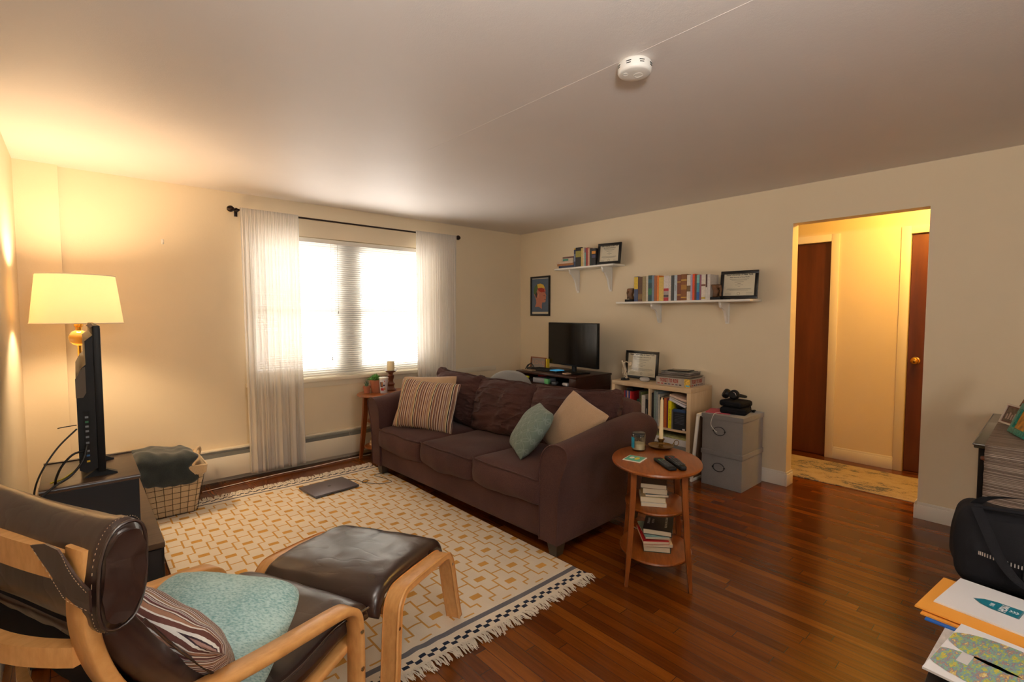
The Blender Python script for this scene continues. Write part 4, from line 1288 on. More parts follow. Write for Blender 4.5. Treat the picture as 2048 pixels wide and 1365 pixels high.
# ------------------------------------------------------------------ on the near side table
TZ = .625
t = thing('jar_candle', 'glass jar candle with a blue label on the near side table', 'candle', (-1.905, -3.075, TZ), radians(0))
gm = NT('clear_jar_glass'); trn = gm.new('ShaderNodeBsdfTransparent'); trn.inputs[0].default_value = (.93, .95, .95, 1); g2 = gm.new('ShaderNodeBsdfGlossy'); g2.inputs['Roughness'].default_value = .04
lw = gm.new('ShaderNodeLayerWeight'); lw.inputs[0].default_value = .35; mxx = gm.new('ShaderNodeMixShader'); gm.link(lw.outputs['Facing'], mxx.inputs[0]); gm.link(trn.outputs[0], mxx.inputs[1]); gm.link(g2.outputs[0], mxx.inputs[2]); gm.link(mxx.outputs[0], gm.out.inputs['Surface']); M['clear'] = gm.m
b = BM(); lathe(b, [(0, 0), (.036, 0), (.040, .004), (.040, .092), (.037, .100), (.034, .100), (.0365, .09), (.0365, .008), (0, .008)], 32); mobj('glass_jar', b, M['clear'], t, 40)
b = BM(); lathe(b, [(0, .009), (.036, .009), (.036, .042), (0, .044)], 32); cyl(b, (0, 0, .043), (0, 0, .056), .001, seg=6); mobj('wax', b, M['candle'], t, 40)
b = BM(); lathe(b, [(.0355, .084), (.038, .084), (.038, .102), (.034, .105), (0, .105), (0, .103), (.034, .102)], 32); mobj('lid', b, mat('smoky_lid', (60, 58, 56), .25, .2), t, 40)
b = BM(); pts = [radians(a) for a in range(124, 184, 6)]
vs_ = [[b.verts.new((.0408 * cos(a), .0408 * sin(a), z)) for a in pts] for z in (.018, .080)]
for k in range(len(pts) - 1): b.faces.new((vs_[0][k], vs_[0][k + 1], vs_[1][k + 1], vs_[1][k]))
mobj('label', b, mat('cyan_label', (40, 158, 196), .5), t)
t = thing('candlestick', 'aged brass chamberstick holding a tall cream taper candle', 'candlestick', (-1.765, -3.135, TZ))
b = BM(); lathe(b, [(0, 0), (.045, 0), (.060, .004), (.072, .014), (.075, .016), (.071, .017), (.058, .008), (.02, .006), (.012, .012), (.012, .02), (.020, .026), (.014, .034), (.016, .045), (.021, .052), (.021, .056), (.012, .056), (.012, .05), (0, .05)], 40)
mobj('dish', b, M['oldbrass'], t, 40)
b = BM(); tube(b, [(.094 + .016 * cos(a * pi / 10) , -.012, .026 + .016 * sin(a * pi / 10)) for a in range(20)], .0022, 6, closed=True); tube(b, [(.070, -.008, .015), (.080, -.012, .026)], .003, 6); hn = mobj('finger_ring', b, M['oldbrass'], t, 60); hn.rotation_euler = (0, 0, -.5)
tag_c = BM(); cyl(tag_c, (0, 0, .056), (.004, 0, .285), .0125, .0085, 16); cyl(tag_c, (.004, 0, .285), (.0045, .0, .300), .0065, .0025, 12)
o = mobj('taper_candle', tag_c, M['candle'], None, 40); tag(o, 'tall cream taper candle standing in the brass chamberstick', 'candle', loc=(-1.765, -3.135, TZ))
t = thing('coaster', 'square teal cartoon-print coaster with white rim on the near side table', 'coaster', (-2.075, -3.165, TZ), radians(12))
b = BM(); box(b, -.052, .052, -.05, .05, 0, .004, .001); mobj('tile', b, M['white'], t, 0)
b = BM(); box(b, -.046, .046, -.044, .044, .004, .0046); mobj('print', b, mat('teal_print', (70, 170, 150), .4), t, 0)
b = BM(); lathe(b, [(0, .0047), (.020, .0047), (.020, .005), (0, .005)], 20, c=(.004, -.012, 0), sx=1.2, sy=.6); mobj('yellow_shape', b, mat('yellow_print', (220, 200, 60), .5), t)
b = BM(); lathe(b, [(0, .0047), (.016, .0047), (.016, .005), (0, .005)], 20, c=(.006, .018, 0), sx=1.2, sy=.8); mobj('white_shape', b, M['white'], t)
def remote(label, loc, rz, L, W, T, fat, brandcol):
    t = thing('remote_control', label, 'remote control', loc, rz, group='remote controls on the near side table')
    b = BM(); softbox(b, 0, 0, T / 2, W / 2, L / 2, T / 2, T * .38, 8, (lambda p, u: Vector((p.x * (1 - fat * .18 * (1 - u.y)), p.y, p.z)))); mobj('body', b, M['black'], t, 60)
    bmn = BM(); bc = BM()
    for i in range(3):
        for j in range(9 if fat else 8):
            x = (i - 1) * W * .27; y = -L * .36 + j * L * .085
            (box)(bmn if not (j == 7 and i != 1) else bc, x - .0045, x + .0045, y - .003, y + .003, T - .0005, T + .0016, .0006)
    mobj('keypad', bmn, mat('key_grey', (78, 80, 84), .6) if 'key_grey' not in bpy.data.materials else bpy.data.materials['key_grey'], t, 0)
    mobj('colour_keys', bc, mat('key_' + ('green' if fat else 'red'), brandcol, .5), t, 0)
remote('slim black remote control lying left of the other remote', (-2.055, -3.335, TZ), radians(-34), .185, .046, .018, 0, (60, 160, 90))
remote('fat rounded black remote control lying right of the slim one', (-2.005, -3.370, TZ), radians(-38), .200, .054, .026, 1, (180, 40, 40))

# ------------------------------------------------------------------ on the far side table
FZ = .655
def pot(label, loc, r, h, kind):
    t = thing('potted_succulent', label, 'potted plant', loc, group='succulents on the far side table')
    b = BM(); lathe(b, [(0, 0), (r * .72, 0), (r * .95, h * .72), (r * 1.0, h * .72), (r * 1.04, h), (r * .94, h), (r * .9, h * .8), (0, h * .8)], 32); mobj('terracotta_pot', b, M['terracotta'], t, 40)
    b = BM(); lathe(b, [(0, h * .86), (r * .9, h * .84), (r * .9, h * .81), (0, h * .8)], 24); mobj('soil', b, M['soil'], t)
    b = BM(); rnd = random.Random(int(r * 1000))
    if kind == 'aloe':
        for k in range(13):
            a = k * 2.4; L = h * (.75 + .3 * rnd.random()); o_ = r * (.1 + .5 * k / 13)
            p0 = Vector((o_ * .4 * cos(a), o_ * .4 * sin(a), h * .84)); p2 = p0 + Vector((o_ * 1.1 * cos(a), o_ * 1.1 * sin(a), L * (1.1 - .5 * k / 13)))
            tube(b, [p0, (p0 + p2) / 2 + Vector((0, 0, .004)), p2], .004, 6, rfun=lambda u: .0055 * (1 - u) ** .7 + .0004)
        mobj('leaves', b, M['aloe'], t, 60)
    else:
        for k in range(46):
            a = k * 2.4; q = k / 46; o_ = r * (.15 + 1.25 * q); L = r * (1.1)
            p0 = Vector((o_ * .3 * cos(a), o_ * .3 * sin(a), h * .88)); p2 = p0 + Vector((o_ * cos(a), o_ * sin(a), L * (1.15 - .95 * q) + .01))
            m_ = (p0 + p2) / 2 + Vector((0, 0, .006))
            tube(b, [p0, m_, p2], .005, 6, rfun=lambda u: .0018 + .0062 * sin(min(1, u * 1.05) * pi) ** .8)
        mobj('leaves', b, M['greenleaf'], t, 60)
pot('small potted aloe in a terracotta pot at the left edge of the far side table', (-2.245, -.245, FZ), .036, .070, 'aloe')
pot('larger potted rosette succulent with bright green leaves on the far side table', (-2.165, -.265, FZ), .052, .125, 'ros')
t = thing('tumbler', 'clear plastic tumbler with colourful print beside the succulents', 'tumbler', (-2.115, -.335, FZ))
b = BM(); lathe(b, [(0, 0), (.032, 0), (.034, .004), (.044, .140), (.042, .140), (.032, .008), (0, .008)], 32); mobj('cup', b, mat('frosted_plastic', (222, 224, 232), .25), t, 40)
b = BM(); lathe(b, [(.046, .136), (.047, .139), (.047, .150), (.043, .152), (0, .152)], 32); mobj('lid', b, M['white'], t, 40)
def wrap_patch(b, r0, r1, a0, a1, z0, z1):
    rows = []
    for z in (z0, z1):
        r = r0 + (r1 - r0) * (z / .14) + .0006; rows.append([b.verts.new((r * cos(radians(a)), r * sin(radians(a)), z)) for a in [a0 + (a1 - a0) * q / 6 for q in range(7)]])
    for k in range(6): b.faces.new((rows[0][k], rows[0][k + 1], rows[1][k + 1], rows[1][k]))
for a0, a1, z0, z1, cl in ((195, 235, .060, .110, (38, 40, 58)), (212, 232, .066, .108, (176, 120, 76)), (236, 262, .070, .084, (60, 66, 96)), (200, 245, .026, .050, (186, 56, 50)), (248, 270, .030, .056, (200, 150, 90)), (250, 258, .112, .122, (214, 40, 46))):
    b = BM(); wrap_patch(b, .034, .044, a0, a1, z0, z1); mobj('print', b, bookmat(cl), t)
t = thing('pillar_candle_holder', 'turned walnut pillar candle holder on the far side table', 'candle holder', (-1.985, -.235, FZ))
b = BM(); lathe(b, [(0, 0), (.050, 0), (.052, .012), (.036, .024), (.030, .045), (.040, .065), (.026, .080), (.022, .10), (.030, .125), (.033, .150), (.022, .165), (.026, .178), (.046, .186), (.052, .192), (.052, .197), (0, .197)], 32); mobj('stem', b, M['darkwood'], t, 40)
b = BM(); lathe(b, [(0, .197), (.060, .198), (.062, .202), (.058, .202), (0, .200)], 32); mobj('drip_dish', b, mat('pewter_dish', (120, 112, 104), .3, .8), t)
b = BM(); lathe(b, [(0, 0), (.036, 0), (.037, .003), (.037, .085), (.032, .092), (.012, .088), (0, .086)], 32); cyl(b, (0, 0, .085), (0, 0, .097), .001, seg=6)
tag(mobj('pillar_candle', b, M['candle'], None, 40), 'cream pillar candle on the walnut holder before the blind', 'candle', loc=(-1.985, -.235, FZ + .201))
# book stacks on the far table shelves, glimpsed beside the sofa arm
z = .392
for k, (cl, T) in enumerate((((210, 180, 150), .022), ((150, 110, 80), .018))):
    laid(('peach paperback' if k == 0 else 'brown paperback on top of the peach one') + ' on the far side table', .17, .12, T, cl, FT[0] - .05, FT[1] + .01, z, .2, group='books on the far side table', soft=True); z += T + .001
z = .142
for k, (cl, T) in enumerate((((196, 172, 140), .022), ((206, 190, 160), .020), ((150, 120, 84), .026))):
    laid(('pale tan paperback, lowest', 'cream paperback in the middle', 'ochre-brown paperback on top')[k] + ' of the lower shelf stack on the far side table', .19, .13, T, cl, FT[0] - .07, FT[1] - .02, z, .3 - .1 * k, group='books on the far side table', soft=True); z += T + .001
cable('cable', 'short white cord lying on the floor behind the near side table', [(-1.62, -2.92, .004), (-1.60, -2.84, .004), (-1.50, -2.72, .004)], .003, M['whitecable'])
# ================================================================== WALL SHELVES (front faces -x ; local frame faces -Y)
RW = -pi / 2     # turns local -Y to world -x, local +X to world -y
def wall_shelf(label, y_c, z_top, w, depth, th, bx, bh, bd):
    t = thing('wall_shelf', label, 'shelf', (0, y_c, z_top), RW)
    b = BM(); box(b, -w / 2, w / 2, -depth, -.001, -th, 0, .0015); mobj('board', b, M['whiteshelf'], t, 30)
    for x in bx:
        b = BM()
        pr = [(-.001, -th), (-bd, -th), (-bd, -th - .012), (-bd * .94, -th - .012), (-bd * .95, -th - .03), (-bd * .86, -th - .05), (-bd * .72, -th - .056), (-bd * .60, -th - bh * .32), (-bd * .45, -th - bh * .42), (-bd * .34, -th - bh * .56), (-bd * .27, -th - bh * .75), (-bd * .20, -th - bh * .90), (-bd * .17, -th - bh * .93), (-.001, -th - bh * .93)]
        prism(b, pr, x - .010, x + .010, axis='x')
        box(b, x - .017, x + .017, -.010, -.0005, -th - bh, -th - .004, .001)
        cyl(b, (x, -.0095, -th - bh + .012), (x, -.0125, -th - bh + .012), .0035, seg=10)
        mobj('bracket', b, M['whiteshelf'], t, 30)
    return t
Z1 = 1.936; Z2 = 1.540
wall_shelf('short white wall shelf above the monitor with a framed diploma', -1.202, Z1, .825, .205, .018, (-.222, .235), .255, .165)
wall_shelf('long white wall shelf with a row of books between two bookends', -2.335, Z2, 1.32, .235, .018, (-.300, .375), .190, .165)

def upright(label, y, T, Hh, D, z, col, x0=-.19, **kw):
    # local: spine at x=0, depth +x, thickness +y.  y is the spine's left edge (larger y)
    return book(label, D, T - .0012, Hh, col, (x0, y - T + .0006, z), (0, 0, 0), **kw)
G2 = 'books on the long white shelf'
S2 = [(-1.862, -1.907, .250, (58, 72, 110), 'navy book with a yellow upper spine, first on the long shelf', dict(band=[(.5, .98, (224, 190, 50))])),
      (-1.907, -1.956, .245, (84, 52, 22), 'dark brown book beside the navy and yellow one on the long shelf', dict(band=[(.1, .3, (120, 90, 40))])),
      (-1.956, -1.998, .247, (150, 134, 92), 'olive beige book on the left part of the long shelf', {}),
      (-1.998, -2.021, .244, (206, 196, 178), 'thin off-white book left of the dark teal one', {}),
      (-2.021, -2.062, .252, (22, 66, 72), 'dark teal book with speckled spine on the long shelf', dict(band=[(.25, .5, (40, 110, 70)), (.7, .85, (30, 90, 110))])),
      (-2.062, -2.086, .250, (112, 136, 160), 'slate blue book between dark teal and rust brown ones', {}),
      (-2.086, -2.117, .246, (156, 88, 46), 'rust brown book left of the narrow orange one', {}),
      (-2.117, -2.138, .245, (226, 130, 40), 'narrow orange book left of the wide yellow one', {}),
      (-2.138, -2.188, .228, (214, 184, 96), 'wide mustard yellow book on the long shelf', {}),
      (-2.188, -2.240, .238, (222, 212, 206), 'wide white book with red and grey lower bands', dict(band=[(.0, .14, (170, 34, 50)), (.15, .25, (70, 58, 60)), (.26, .38, (170, 160, 160)), (.39, .50, (176, 34, 50))])),
      (-2.240, -2.264, .234, (216, 206, 196), 'thin white book right of the red banded one', dict(title=('|||', (60, 60, 60), .3))),
      (-2.264, -2.296, .238, (56, 62, 66), 'charcoal book in the middle of the long shelf', {}),
      (-2.296, -2.325, .238, (186, 200, 210), 'pale blue book right of the charcoal one', dict(title=('VISIONS', (60, 76, 90), .5))),
      (-2.325, -2.363, .240, (118, 62, 40), 'reddish brown ornate book left of the gilt one', dict(band=[(.7, .74, (190, 150, 70)), (.2, .24, (190, 150, 70))])),
      (-2.363, -2.421, .242, (130, 80, 38), 'wide brown leather book with gilt bands', dict(band=[(.75, .80, (200, 160, 70)), (.42, .60, (170, 120, 50)), (.1, .14, (200, 160, 70))])),
      (-2.421, -2.457, .234, (222, 212, 198), 'cream book right of the gilt leather one', dict(band=[(.35, .58, (110, 84, 50))])),
      (-2.457, -2.474, .234, (168, 160, 190), 'narrow lilac book left of the orange-red one', {}),
      (-2.474, -2.495, .238, (222, 76, 34), 'narrow orange-red book on the right of the long shelf', {}),
      (-2.495, -2.514, .230, (96, 64, 48), 'narrow dark brown book right of the orange-red one', {}),
      (-2.514, -2.541, .230, (60, 150, 176), 'book fading from aqua to blue on the long shelf', dict(band=[(.0, .32, (24, 96, 170)), (.68, 1.0, (130, 196, 190))])),
      (-2.541, -2.558, .228, (150, 92, 116), 'narrow mauve book right of the aqua one', {}),
      (-2.558, -2.597, .228, (220, 212, 198), 'cream paperback with small brown emblem on the long shelf', dict(band=[(.05, .12, (190, 160, 60)), (.55, .62, (120, 80, 60))])),
      (-2.597, -2.613, .228, (218, 212, 204), 'white book with a maroon upper spine', dict(band=[(.5, 1.0, (84, 50, 48))])),
      (-2.613, -2.640, .226, (212, 206, 200), 'last white book leaning by the right bookend', {})]
for y0, y1, h, col, lb, kw in S2:
    upright(lb, y0, y0 - y1, h * .985, .15, Z2, col, group=G2, x0=-.195, **kw)
G1 = 'books on the short white shelf'
S1 = [(-1.071, -1.096, .205, (52, 60, 88), 'navy book with yellow top, first upright on the short shelf', dict(band=[(.93, 1.0, (226, 180, 40)), (.3, .7, (120, 130, 150))])),
      (-1.096, -1.174, .210, (30, 24, 24), 'thick black volume on the short shelf', dict(band=[(.5, .82, (150, 140, 60))])),
      (-1.174, -1.199, .198, (206, 178, 104), 'yellow book right of the thick black volume', {}),
      (-1.199, -1.221, .202, (206, 190, 160), 'cream book right of the yellow one on the short shelf', {}),
      (-1.221, -1.244, .195, (122, 88, 110), 'purple and aqua book on the short shelf', dict(band=[(.0, .75, (120, 160, 156))])),
      (-1.244, -1.270, .196, (150, 52, 46), 'red book on the short shelf', {}),
      (-1.270, -1.295, .188, (206, 160, 136), 'salmon pink book on the short shelf', {}),
      (-1.295, -1.322, .182, (36, 50, 40), 'dark green book on the short shelf', {}),
      (-1.322, -1.375, .180, (30, 30, 36), 'black book with an orange block beside the diploma', dict(band=[(.68, .84, (222, 150, 50)), (.45, .62, (70, 70, 100))]))]
for y0, y1, h, col, lb, kw in S1: upright(lb, y0, y0 - y1, h, .14, Z1, col, group=G1, **kw)
z = Z1
for k, (ya, yb, T, col, lb) in enumerate(((-.846, -1.068, .026, (44, 58, 86), 'navy and slate book at the bottom of the flat stack on the short shelf'), (-.822, -1.066, .024, (170, 110, 62), 'copper brown book second from bottom of the flat stack'), (-.815, -1.062, .020, (206, 184, 164), 'cream and pink book in the middle of the flat stack'), (-.890, -1.060, .034, (196, 178, 156), 'beige book with a green label in the flat stack'), (-.905, -1.066, .016, (110, 74, 66), 'thin maroon book on top of the flat stack'))):
    L = ya - yb
    t = book(lb, .14, T, L, col, (-.19, ya, z), (pi / 2, 0, 0), group=G1)
    if k == 3:
        b = BM(); box(b, -.0008, .0002, .006, T - .006, .02, .10); mobj('spine_label', b, bookmat((70, 140, 120)), t, 0)
    z += T + .0008

def picture(name, label, cat, w, h, border, th, loc, rot, face, matte=None, glass=True, fm=None, group=None):
    """local: faces -Y, centred on X, base at z=0"""
    t = thing(name, label, cat, loc, group=group, rot=rot)
    b = BM(); B = border
    box(b, -w / 2, w / 2, -th, 0, 0, B, .001); box(b, -w / 2, w / 2, -th, 0, h - B, h, .001)
    box(b, -w / 2, -w / 2 + B, -th, 0, B, h - B, .001); box(b, w / 2 - B, w / 2, -th, 0, B, h - B, .001)
    mobj('frame', b, fm or M['frameblack'], t, 30)
    b = BM(); box(b, -w / 2 + B * .8, w / 2 - B * .8, -th * .45, -th * .2, B * .8, h - B * .8); fc = mobj('picture', b, face, t, 0)
    if glass:
        b = BM(); box(b, -w / 2 + B, w / 2 - B, -th * .62, -th * .52, B, h - B); mobj('glazing', b, M['glass'], t, 0)
    return t
n = NT('diploma_parchment'); n.set(Base_Color=srgb(222, 214, 190), Roughness=.7); M['parch'] = n.m
def diploma(label, w, h, loc, rot):
    t = picture('framed_diploma', label, 'picture', w, h, .026, .016, loc, rot, M['parch'])
    y = -.0078; iw = w - .052
    fr = (pi / 2, 0, 0)
    text('lettering', 'State University of New York', .021, M['ink'], t, (0, y, h * .865), fr, sx=iw * .92 / .272, bold=.0004)
    text('lettering', 'State University at Stony Brook', .013, M['ink'], t, (0, y, h * .775), fr, sx=iw * .70 / .185, bold=.0002)
    b = BM()
    for z, wd_ in ((.70, .62), (.665, .50), (.60, .30), (.54, .10), (.49, .26), (.44, .08), (.36, .74), (.33, .80), (.30, .60)):
        box(b, -iw * wd_ / 2, iw * wd_ / 2, y - .0003, y, h * z, h * z + .0022)
    for sx in (-1, 1):
        for z in (.20, .15): box(b, sx * iw * .34 - iw * .1, sx * iw * .34 + iw * .1, y - .0003, y, h * z, h * z + .0016)
    mobj('script_lines', b, mat('faded_ink', (120, 112, 98), .8) if 'faded_ink' not in bpy.data.materials else bpy.data.materials['faded_ink'], t, 0)
    b = BM(); tube(b, [(.011 * cos(a * pi / 10), y, h * .185 + .011 * sin(a * pi / 10)) for a in range(20)], .001, 5, closed=True); mobj('seal', b, M['oldbrass'], t)
    b = BM(); prism(b, [(.0, .01), (.0, h * .42), (.012, h * .42), (.085, .0 + .008), (.085, 0.0), (.0, 0)], -.035, .035, axis='x'); mobj('easel_back', b, M['frameblack'], t, 0)
    return t
diploma('black framed diploma leaning on the short white shelf', .265, .222, (-.135, -1.505, Z1 + .005), (radians(-9), 0, RW + radians(12)))
diploma('black framed diploma at the right end of the long white shelf', .30, .240, (-.13, -2.855, Z2 + .005), (radians(-9), 0, RW + radians(8)))
diploma('black framed diploma with window glare on the pale cube shelf', .375, .278, (-.115, -1.905, .7705), (radians(-5), 0, RW))

def bookend(label, y, flip):
    t = thing('bookend', label, 'bookend', (-.185, y, Z2), RW, group='carved elephant-like bookends')
    s = -1 if flip else 1
    b = BM(); box(b, -.045, .045, -.035, .035, 0, .024, .003); mobj('base', b, M['blackmatte'], t, 30)
    b = BM()
    def f(p, u):
        p.x += .008 * noise.noise(Vector((p.z * 30, p.x * 10, flip))); p.x += s * .012 * (u.z > .2) * u.z; p.x -= s * .01 * (1 - abs(u.z)); return p
    softbox(b, s * .012, 0, .078, .024, .022, .055, .012, 10, f)
    softbox(b, s * -.010, 0, .115, .024, .02, .018, .012, 6)
    tube(b, [(s * -.028, 0, .12), (s * -.036, 0, .09), (s * -.030, 0, .055), (s * -.034, 0, .03)], .009, 8, rfun=lambda u: .012 - .005 * u)
    mobj('carved_figure', b, wood('carved_wood_%d' % flip, (70, 42, 20), (122, 80, 40), (20, 20, 30), .5), t, 60)
bookend('small carved wooden bookend at the left end of the long shelf', -1.815, 0)
bookend('carved wooden bookend between the last books and the diploma on the long shelf', -2.695, 1)
b = BM(); box(b, -.03, .03, -.02, .02, 0, .012); tag(mobj('shelf_ornament', b, M['blackmatte'], None, 0), 'small black block beside the right bookend', 'ornament', loc=(-.175, -2.775, Z2))

# anatomical head poster on the wall
t = picture('framed_print', 'black framed print of a coloured phrenology head in profile on blue', 'picture', .335, .49, .020, .018, (-.0005, -.368, 1.397), (0, 0, RW), mat('print_blue', (92, 108, 128), .7), glass=False)
b = BM(); y = -.0085
def patch(bm_, pts, mi, yy): 
    f = bm_.faces.new([bm_.verts.new((x - .1675, yy, z)) for x, z in pts]); f.material_index = mi
# margin strip
patch(b, [(.026, .026), (.309, .026), (.309, .050), (.026, .050)], 0, y); patch(b, [(.026, .458), (.309, .458), (.309, .466), (.026, .466)], 0, y)
neck = [(.075, .11), (.10, .16), (.095, .20), (.075, .24), (.055, .28), (.055, .33), (.075, .37), (.12, .395), (.17, .40), (.22, .385), (.245, .35), (.262, .31), (.255, .285), (.275, .245), (.262, .235), (.268, .215), (.262, .20), (.262, .180), (.240, .165), (.205, .168), (.195, .13), (.20, .085), (.14, .115)]
patch(b, neck, 1, y)
patch(b, [(.055, .28), (.055, .33), (.075, .37), (.115, .392), (.125, .34), (.105, .30), (.08, .26)], 2, y - .0004)
patch(b, [(.115, .392), (.17, .400), (.22, .385), (.245, .35), (.235, .335), (.19, .35), (.125, .345)], 3, y - .0004)
patch(b, [(.125, .340), (.19, .348), (.235, .333), (.24, .30), (.19, .29), (.14, .31)], 4, y - .0004)
patch(b, [(.08, .26), (.105, .30), (.12, .27), (.11, .235), (.095, .22)], 5, y - .0004)
patch(b, [(.245, .34), (.262, .31), (.255, .285), (.235, .29)], 6, y - .0004)
patch(b, [(.12, .235), (.14, .225), (.148, .265), (.132, .28), (.12, .265)], 7, y - .0008)
for z_ in (.292, .245): patch(b, [(.225, z_), (.252, z_), (.252, z_ + .006), (.225, z_ + .006)], 5, y - .0008)
patch(b, [(.240, .20), (.262, .198), (.262, .204), (.240, .206)], 5, y - .0008)
mobj('head_illustration', b, [mat('print_cream', (214, 204, 178), .8), mat('print_flesh', (190, 124, 100), .8), mat('print_green', (84, 110, 70), .8), mat('print_yellow', (214, 176, 70), .8), mat('print_red', (176, 62, 48), .8), mat('print_dark', (66, 56, 60), .8), mat('print_pink', (196, 104, 88), .8), mat('print_flesh2', (206, 142, 116), .8)], t, 0)

# ================================================================== DESK
DX0, DX1, DY0, DY1, DZ_ = -.60, -.03, -1.47, -.60, .785
t = thing('desk', 'dark espresso desk with an open cubby under the monitor', 'desk', (0, 0, 0))
b = BM(); box(b, DX0 - .012, DX1, DY0 - .012, DY1 + .012, DZ_ - .022, DZ_, .003); mobj('desktop', b, M['espresso'], t, 30)
b = BM(); box(b, DX0 + .01, DX1, DY0 + .10, DY1, .655, .670); box(b, DX1 - .012, DX1, DY0 + .10, DY1, .67, DZ_ - .022); mobj('cubby_shelf', b, M['espresso'], t, 0)
b = BM(); box(b, DX0 + .004, DX1, DY0, DY0 + .10, .655, DZ_ - .022, .002); mobj('drawer_box', b, M['espresso'], t, 30)
b = BM(); box(b, DX0 + .01, DX1, DY1 - .03, DY1, .655, DZ_ - .022, .002); mobj('side_panel', b, M['espresso'], t, 30)
b = BM(); box(b, DX0 + .02, DX1 - .05, DY0 + .004, DY0 + .02, .60, .655); box(b, DX0 + .008, DX0 + .024, DY0 + .05, DY1 - .05, .62, .655); mobj('apron', b, M['espresso'], t, 0)
for x in (DX0 + .03, DX1 - .03):
    for y in (DY0 + .028, DY1 - .028):
        b = BM(); box(b, x - .026, x + .026, y - .026, y + .026, 0, .655, .002); mobj('leg', b, M['espresso'], t, 30)
# cubby contents
def small(name, label, cat, bm, m, loc, rz=0, sm=30, group=None): return tag(mobj(name, bm, m, None, sm), label, cat, group, loc, rz)
CZ = .6705
b = BM(); cyl(b, (0, -.045, .012), (0, .045, .012), .012, seg=12); small('highlighter', 'fluorescent yellow highlighter lying in the desk cubby', 'pen', b, mat('fluoro_yellow', (214, 226, 40), .4), (-.565, -.70, CZ + .034), 0)
b = BM(); box(b, -.06, .06, -.06, .06, 0, .032, .002); small('notepad', 'dark notepad under the yellow highlighter in the desk cubby', 'notepad', b, M['blackmatte'], (-.52, -.70, CZ))
b = BM(); softbox(b, 0, 0, .022, .03, .045, .022, .012, 4); small('red_pouch', 'small red pouch at the back of the desk cubby', 'pouch', b, mat('red_cloth', (190, 30, 36), .7), (-.40, -.80, CZ + .04), .2, 60)
b = BM(); box(b, -.06, .06, -.09, .09, 0, .04, .002); small('storage_tin', 'black tin under the red pouch in the desk cubby', 'box', b, M['black'], (-.40, -.80, CZ))
b = BM(); box(b, -.08, .08, -.10, .10, 0, .05, .003); small('tissue_pack', 'clear pack of white papers in the middle of the desk cubby', 'pack', b, mat('milky_plastic', (150, 150, 158), .3), (-.48, -.91, CZ), .1)
b = BM(); box(b, -.02, .02, -.028, .028, 0, .055, .004); small('green_box', 'small translucent green box in the desk cubby', 'box', b, mat('green_plastic', (96, 176, 110), .3), (-.56, -1.03, CZ))
def mouse(lb, loc, rz, m):
    b = BM(); softbox(b, 0, 0, .018, .055, .030, .018, .016, 8, lambda p, u: Vector((p.x, p.y * (1 - .15 * u.x * u.x), p.z * (1 - .25 * (u.x > 0) * u.x)))); small('computer_mouse', lb, 'mouse', b, m, loc, rz, 60, 'computer mice in the desk cubby')
mouse('grey computer mouse left of the white one in the desk cubby', (-.545, -1.13, CZ), .5, mat('mouse_grey', (96, 98, 104), .35))
mouse('white computer mouse at the right end of the desk cubby', (-.545, -1.29, CZ), 1.2, mat('mouse_white', (196, 196, 204), .3))
# monitor
t = thing('monitor', 'black computer monitor reflecting the window on the desk', 'monitor', (-.35, -1.197, DZ_), RW - radians(8))
b = BM(); box(b, -.40, .40, -.012, .018, .075, .540, .004); mobj('bezel', b, M['black'], t, 30)
b = BM(); box(b, -.390, .390, -.0135, -.012, .090, .530); mobj('screen', b, M['screen'], t, 0)
b = BM(); box(b, -.22, .22, .018, .045, .16, .42, .01); cyl(b, (0, .03, .012), (0, .03, .22), .028, .02, 16); mobj('stand_neck', b, M['black'], t, 30)
b = BM(); softbox(b, 0, .02, .007, .16, .10, .007, .006, 6); mobj('stand_base', b, M['black'], t, 60)
# keyboard with lit keys
t = thing('keyboard', 'black keyboard with faintly glowing keys in front of the monitor', 'keyboard', (-.42, -.90, DZ_), RW + radians(-4))
b = BM(); box(b, -.215, .215, -.07, .07, 0, .020, .004); mobj('case', b, M['black'], t, 30)
b = BM(); bl_ = BM()
for i in range(20):
    for j in range(6): box(b if i < 15 else bl_, -.205 + i * .0206, -.205 + i * .0206 + .017, -.064 + j * .0212, -.064 + j * .0212 + .017, .020, .027, .001)
mobj('keys', b, M['blackmatte'], t, 0)
n = NT('backlit_blue_keys'); n.set(Base_Color=srgb(20, 40, 60)); n.b.inputs['Emission Color'].default_value = (.1, .55, .9, 1); n.b.inputs['Emission Strength'].default_value = .35
mobj('backlit_keys', bl_, n.m, t, 0)
b = BM(); box(b, -.045, .045, -.03, .03, 0, .012, .003); small('dock', 'small pale charging puck under the monitor edge', 'dock', b, mat('beige_plastic', (206, 170, 140), .5), (-.47, -1.235, DZ_))
t = picture('framed_word_art', 'small wood framed LOVE picture on the left of the desk', 'picture', .245, .135, .012, .02, (-.33, -.665, DZ_), (radians(-6), 0, RW), mat('word_art_back', (150, 140, 132), .8), glass=False, fm=wood('small_oak_frame', (120, 66, 36), (150, 86, 48), (20, 20, 20), .5))
text('lettering', 'LOVE', .062, mat('bronze_letters', (190, 150, 130), .4, .5), t, (.0, -.012, .072), (pi / 2, 0, 0), sx=1.25, bold=.001)
b = BM(); box(b, -.018, .018, -.012, .012, 0, .125, .001); small('yellow_box', 'narrow yellow box between the LOVE picture and the monitor', 'box', b, mat('yellow_card', (206, 176, 30), .6), (-.33, -.812, DZ_), -.2)
b = BM(); softbox(b, 0, 0, .022, .03, .026, .022, .014, 5); small('webcam', 'small round black webcam left of the LOVE picture', 'webcam', b, M['black'], (-.30, -.59 + .0, DZ_ + .0), 0, 60)
b = BM(); box(b, -.05, .05, -.075, .075, 0, .008, .001); small('notebook', 'slim tan notebook lying at the left desk corner', 'notebook', b, mat('tan_card', (150, 128, 104), .7), (-.50, -.70, DZ_), .1)
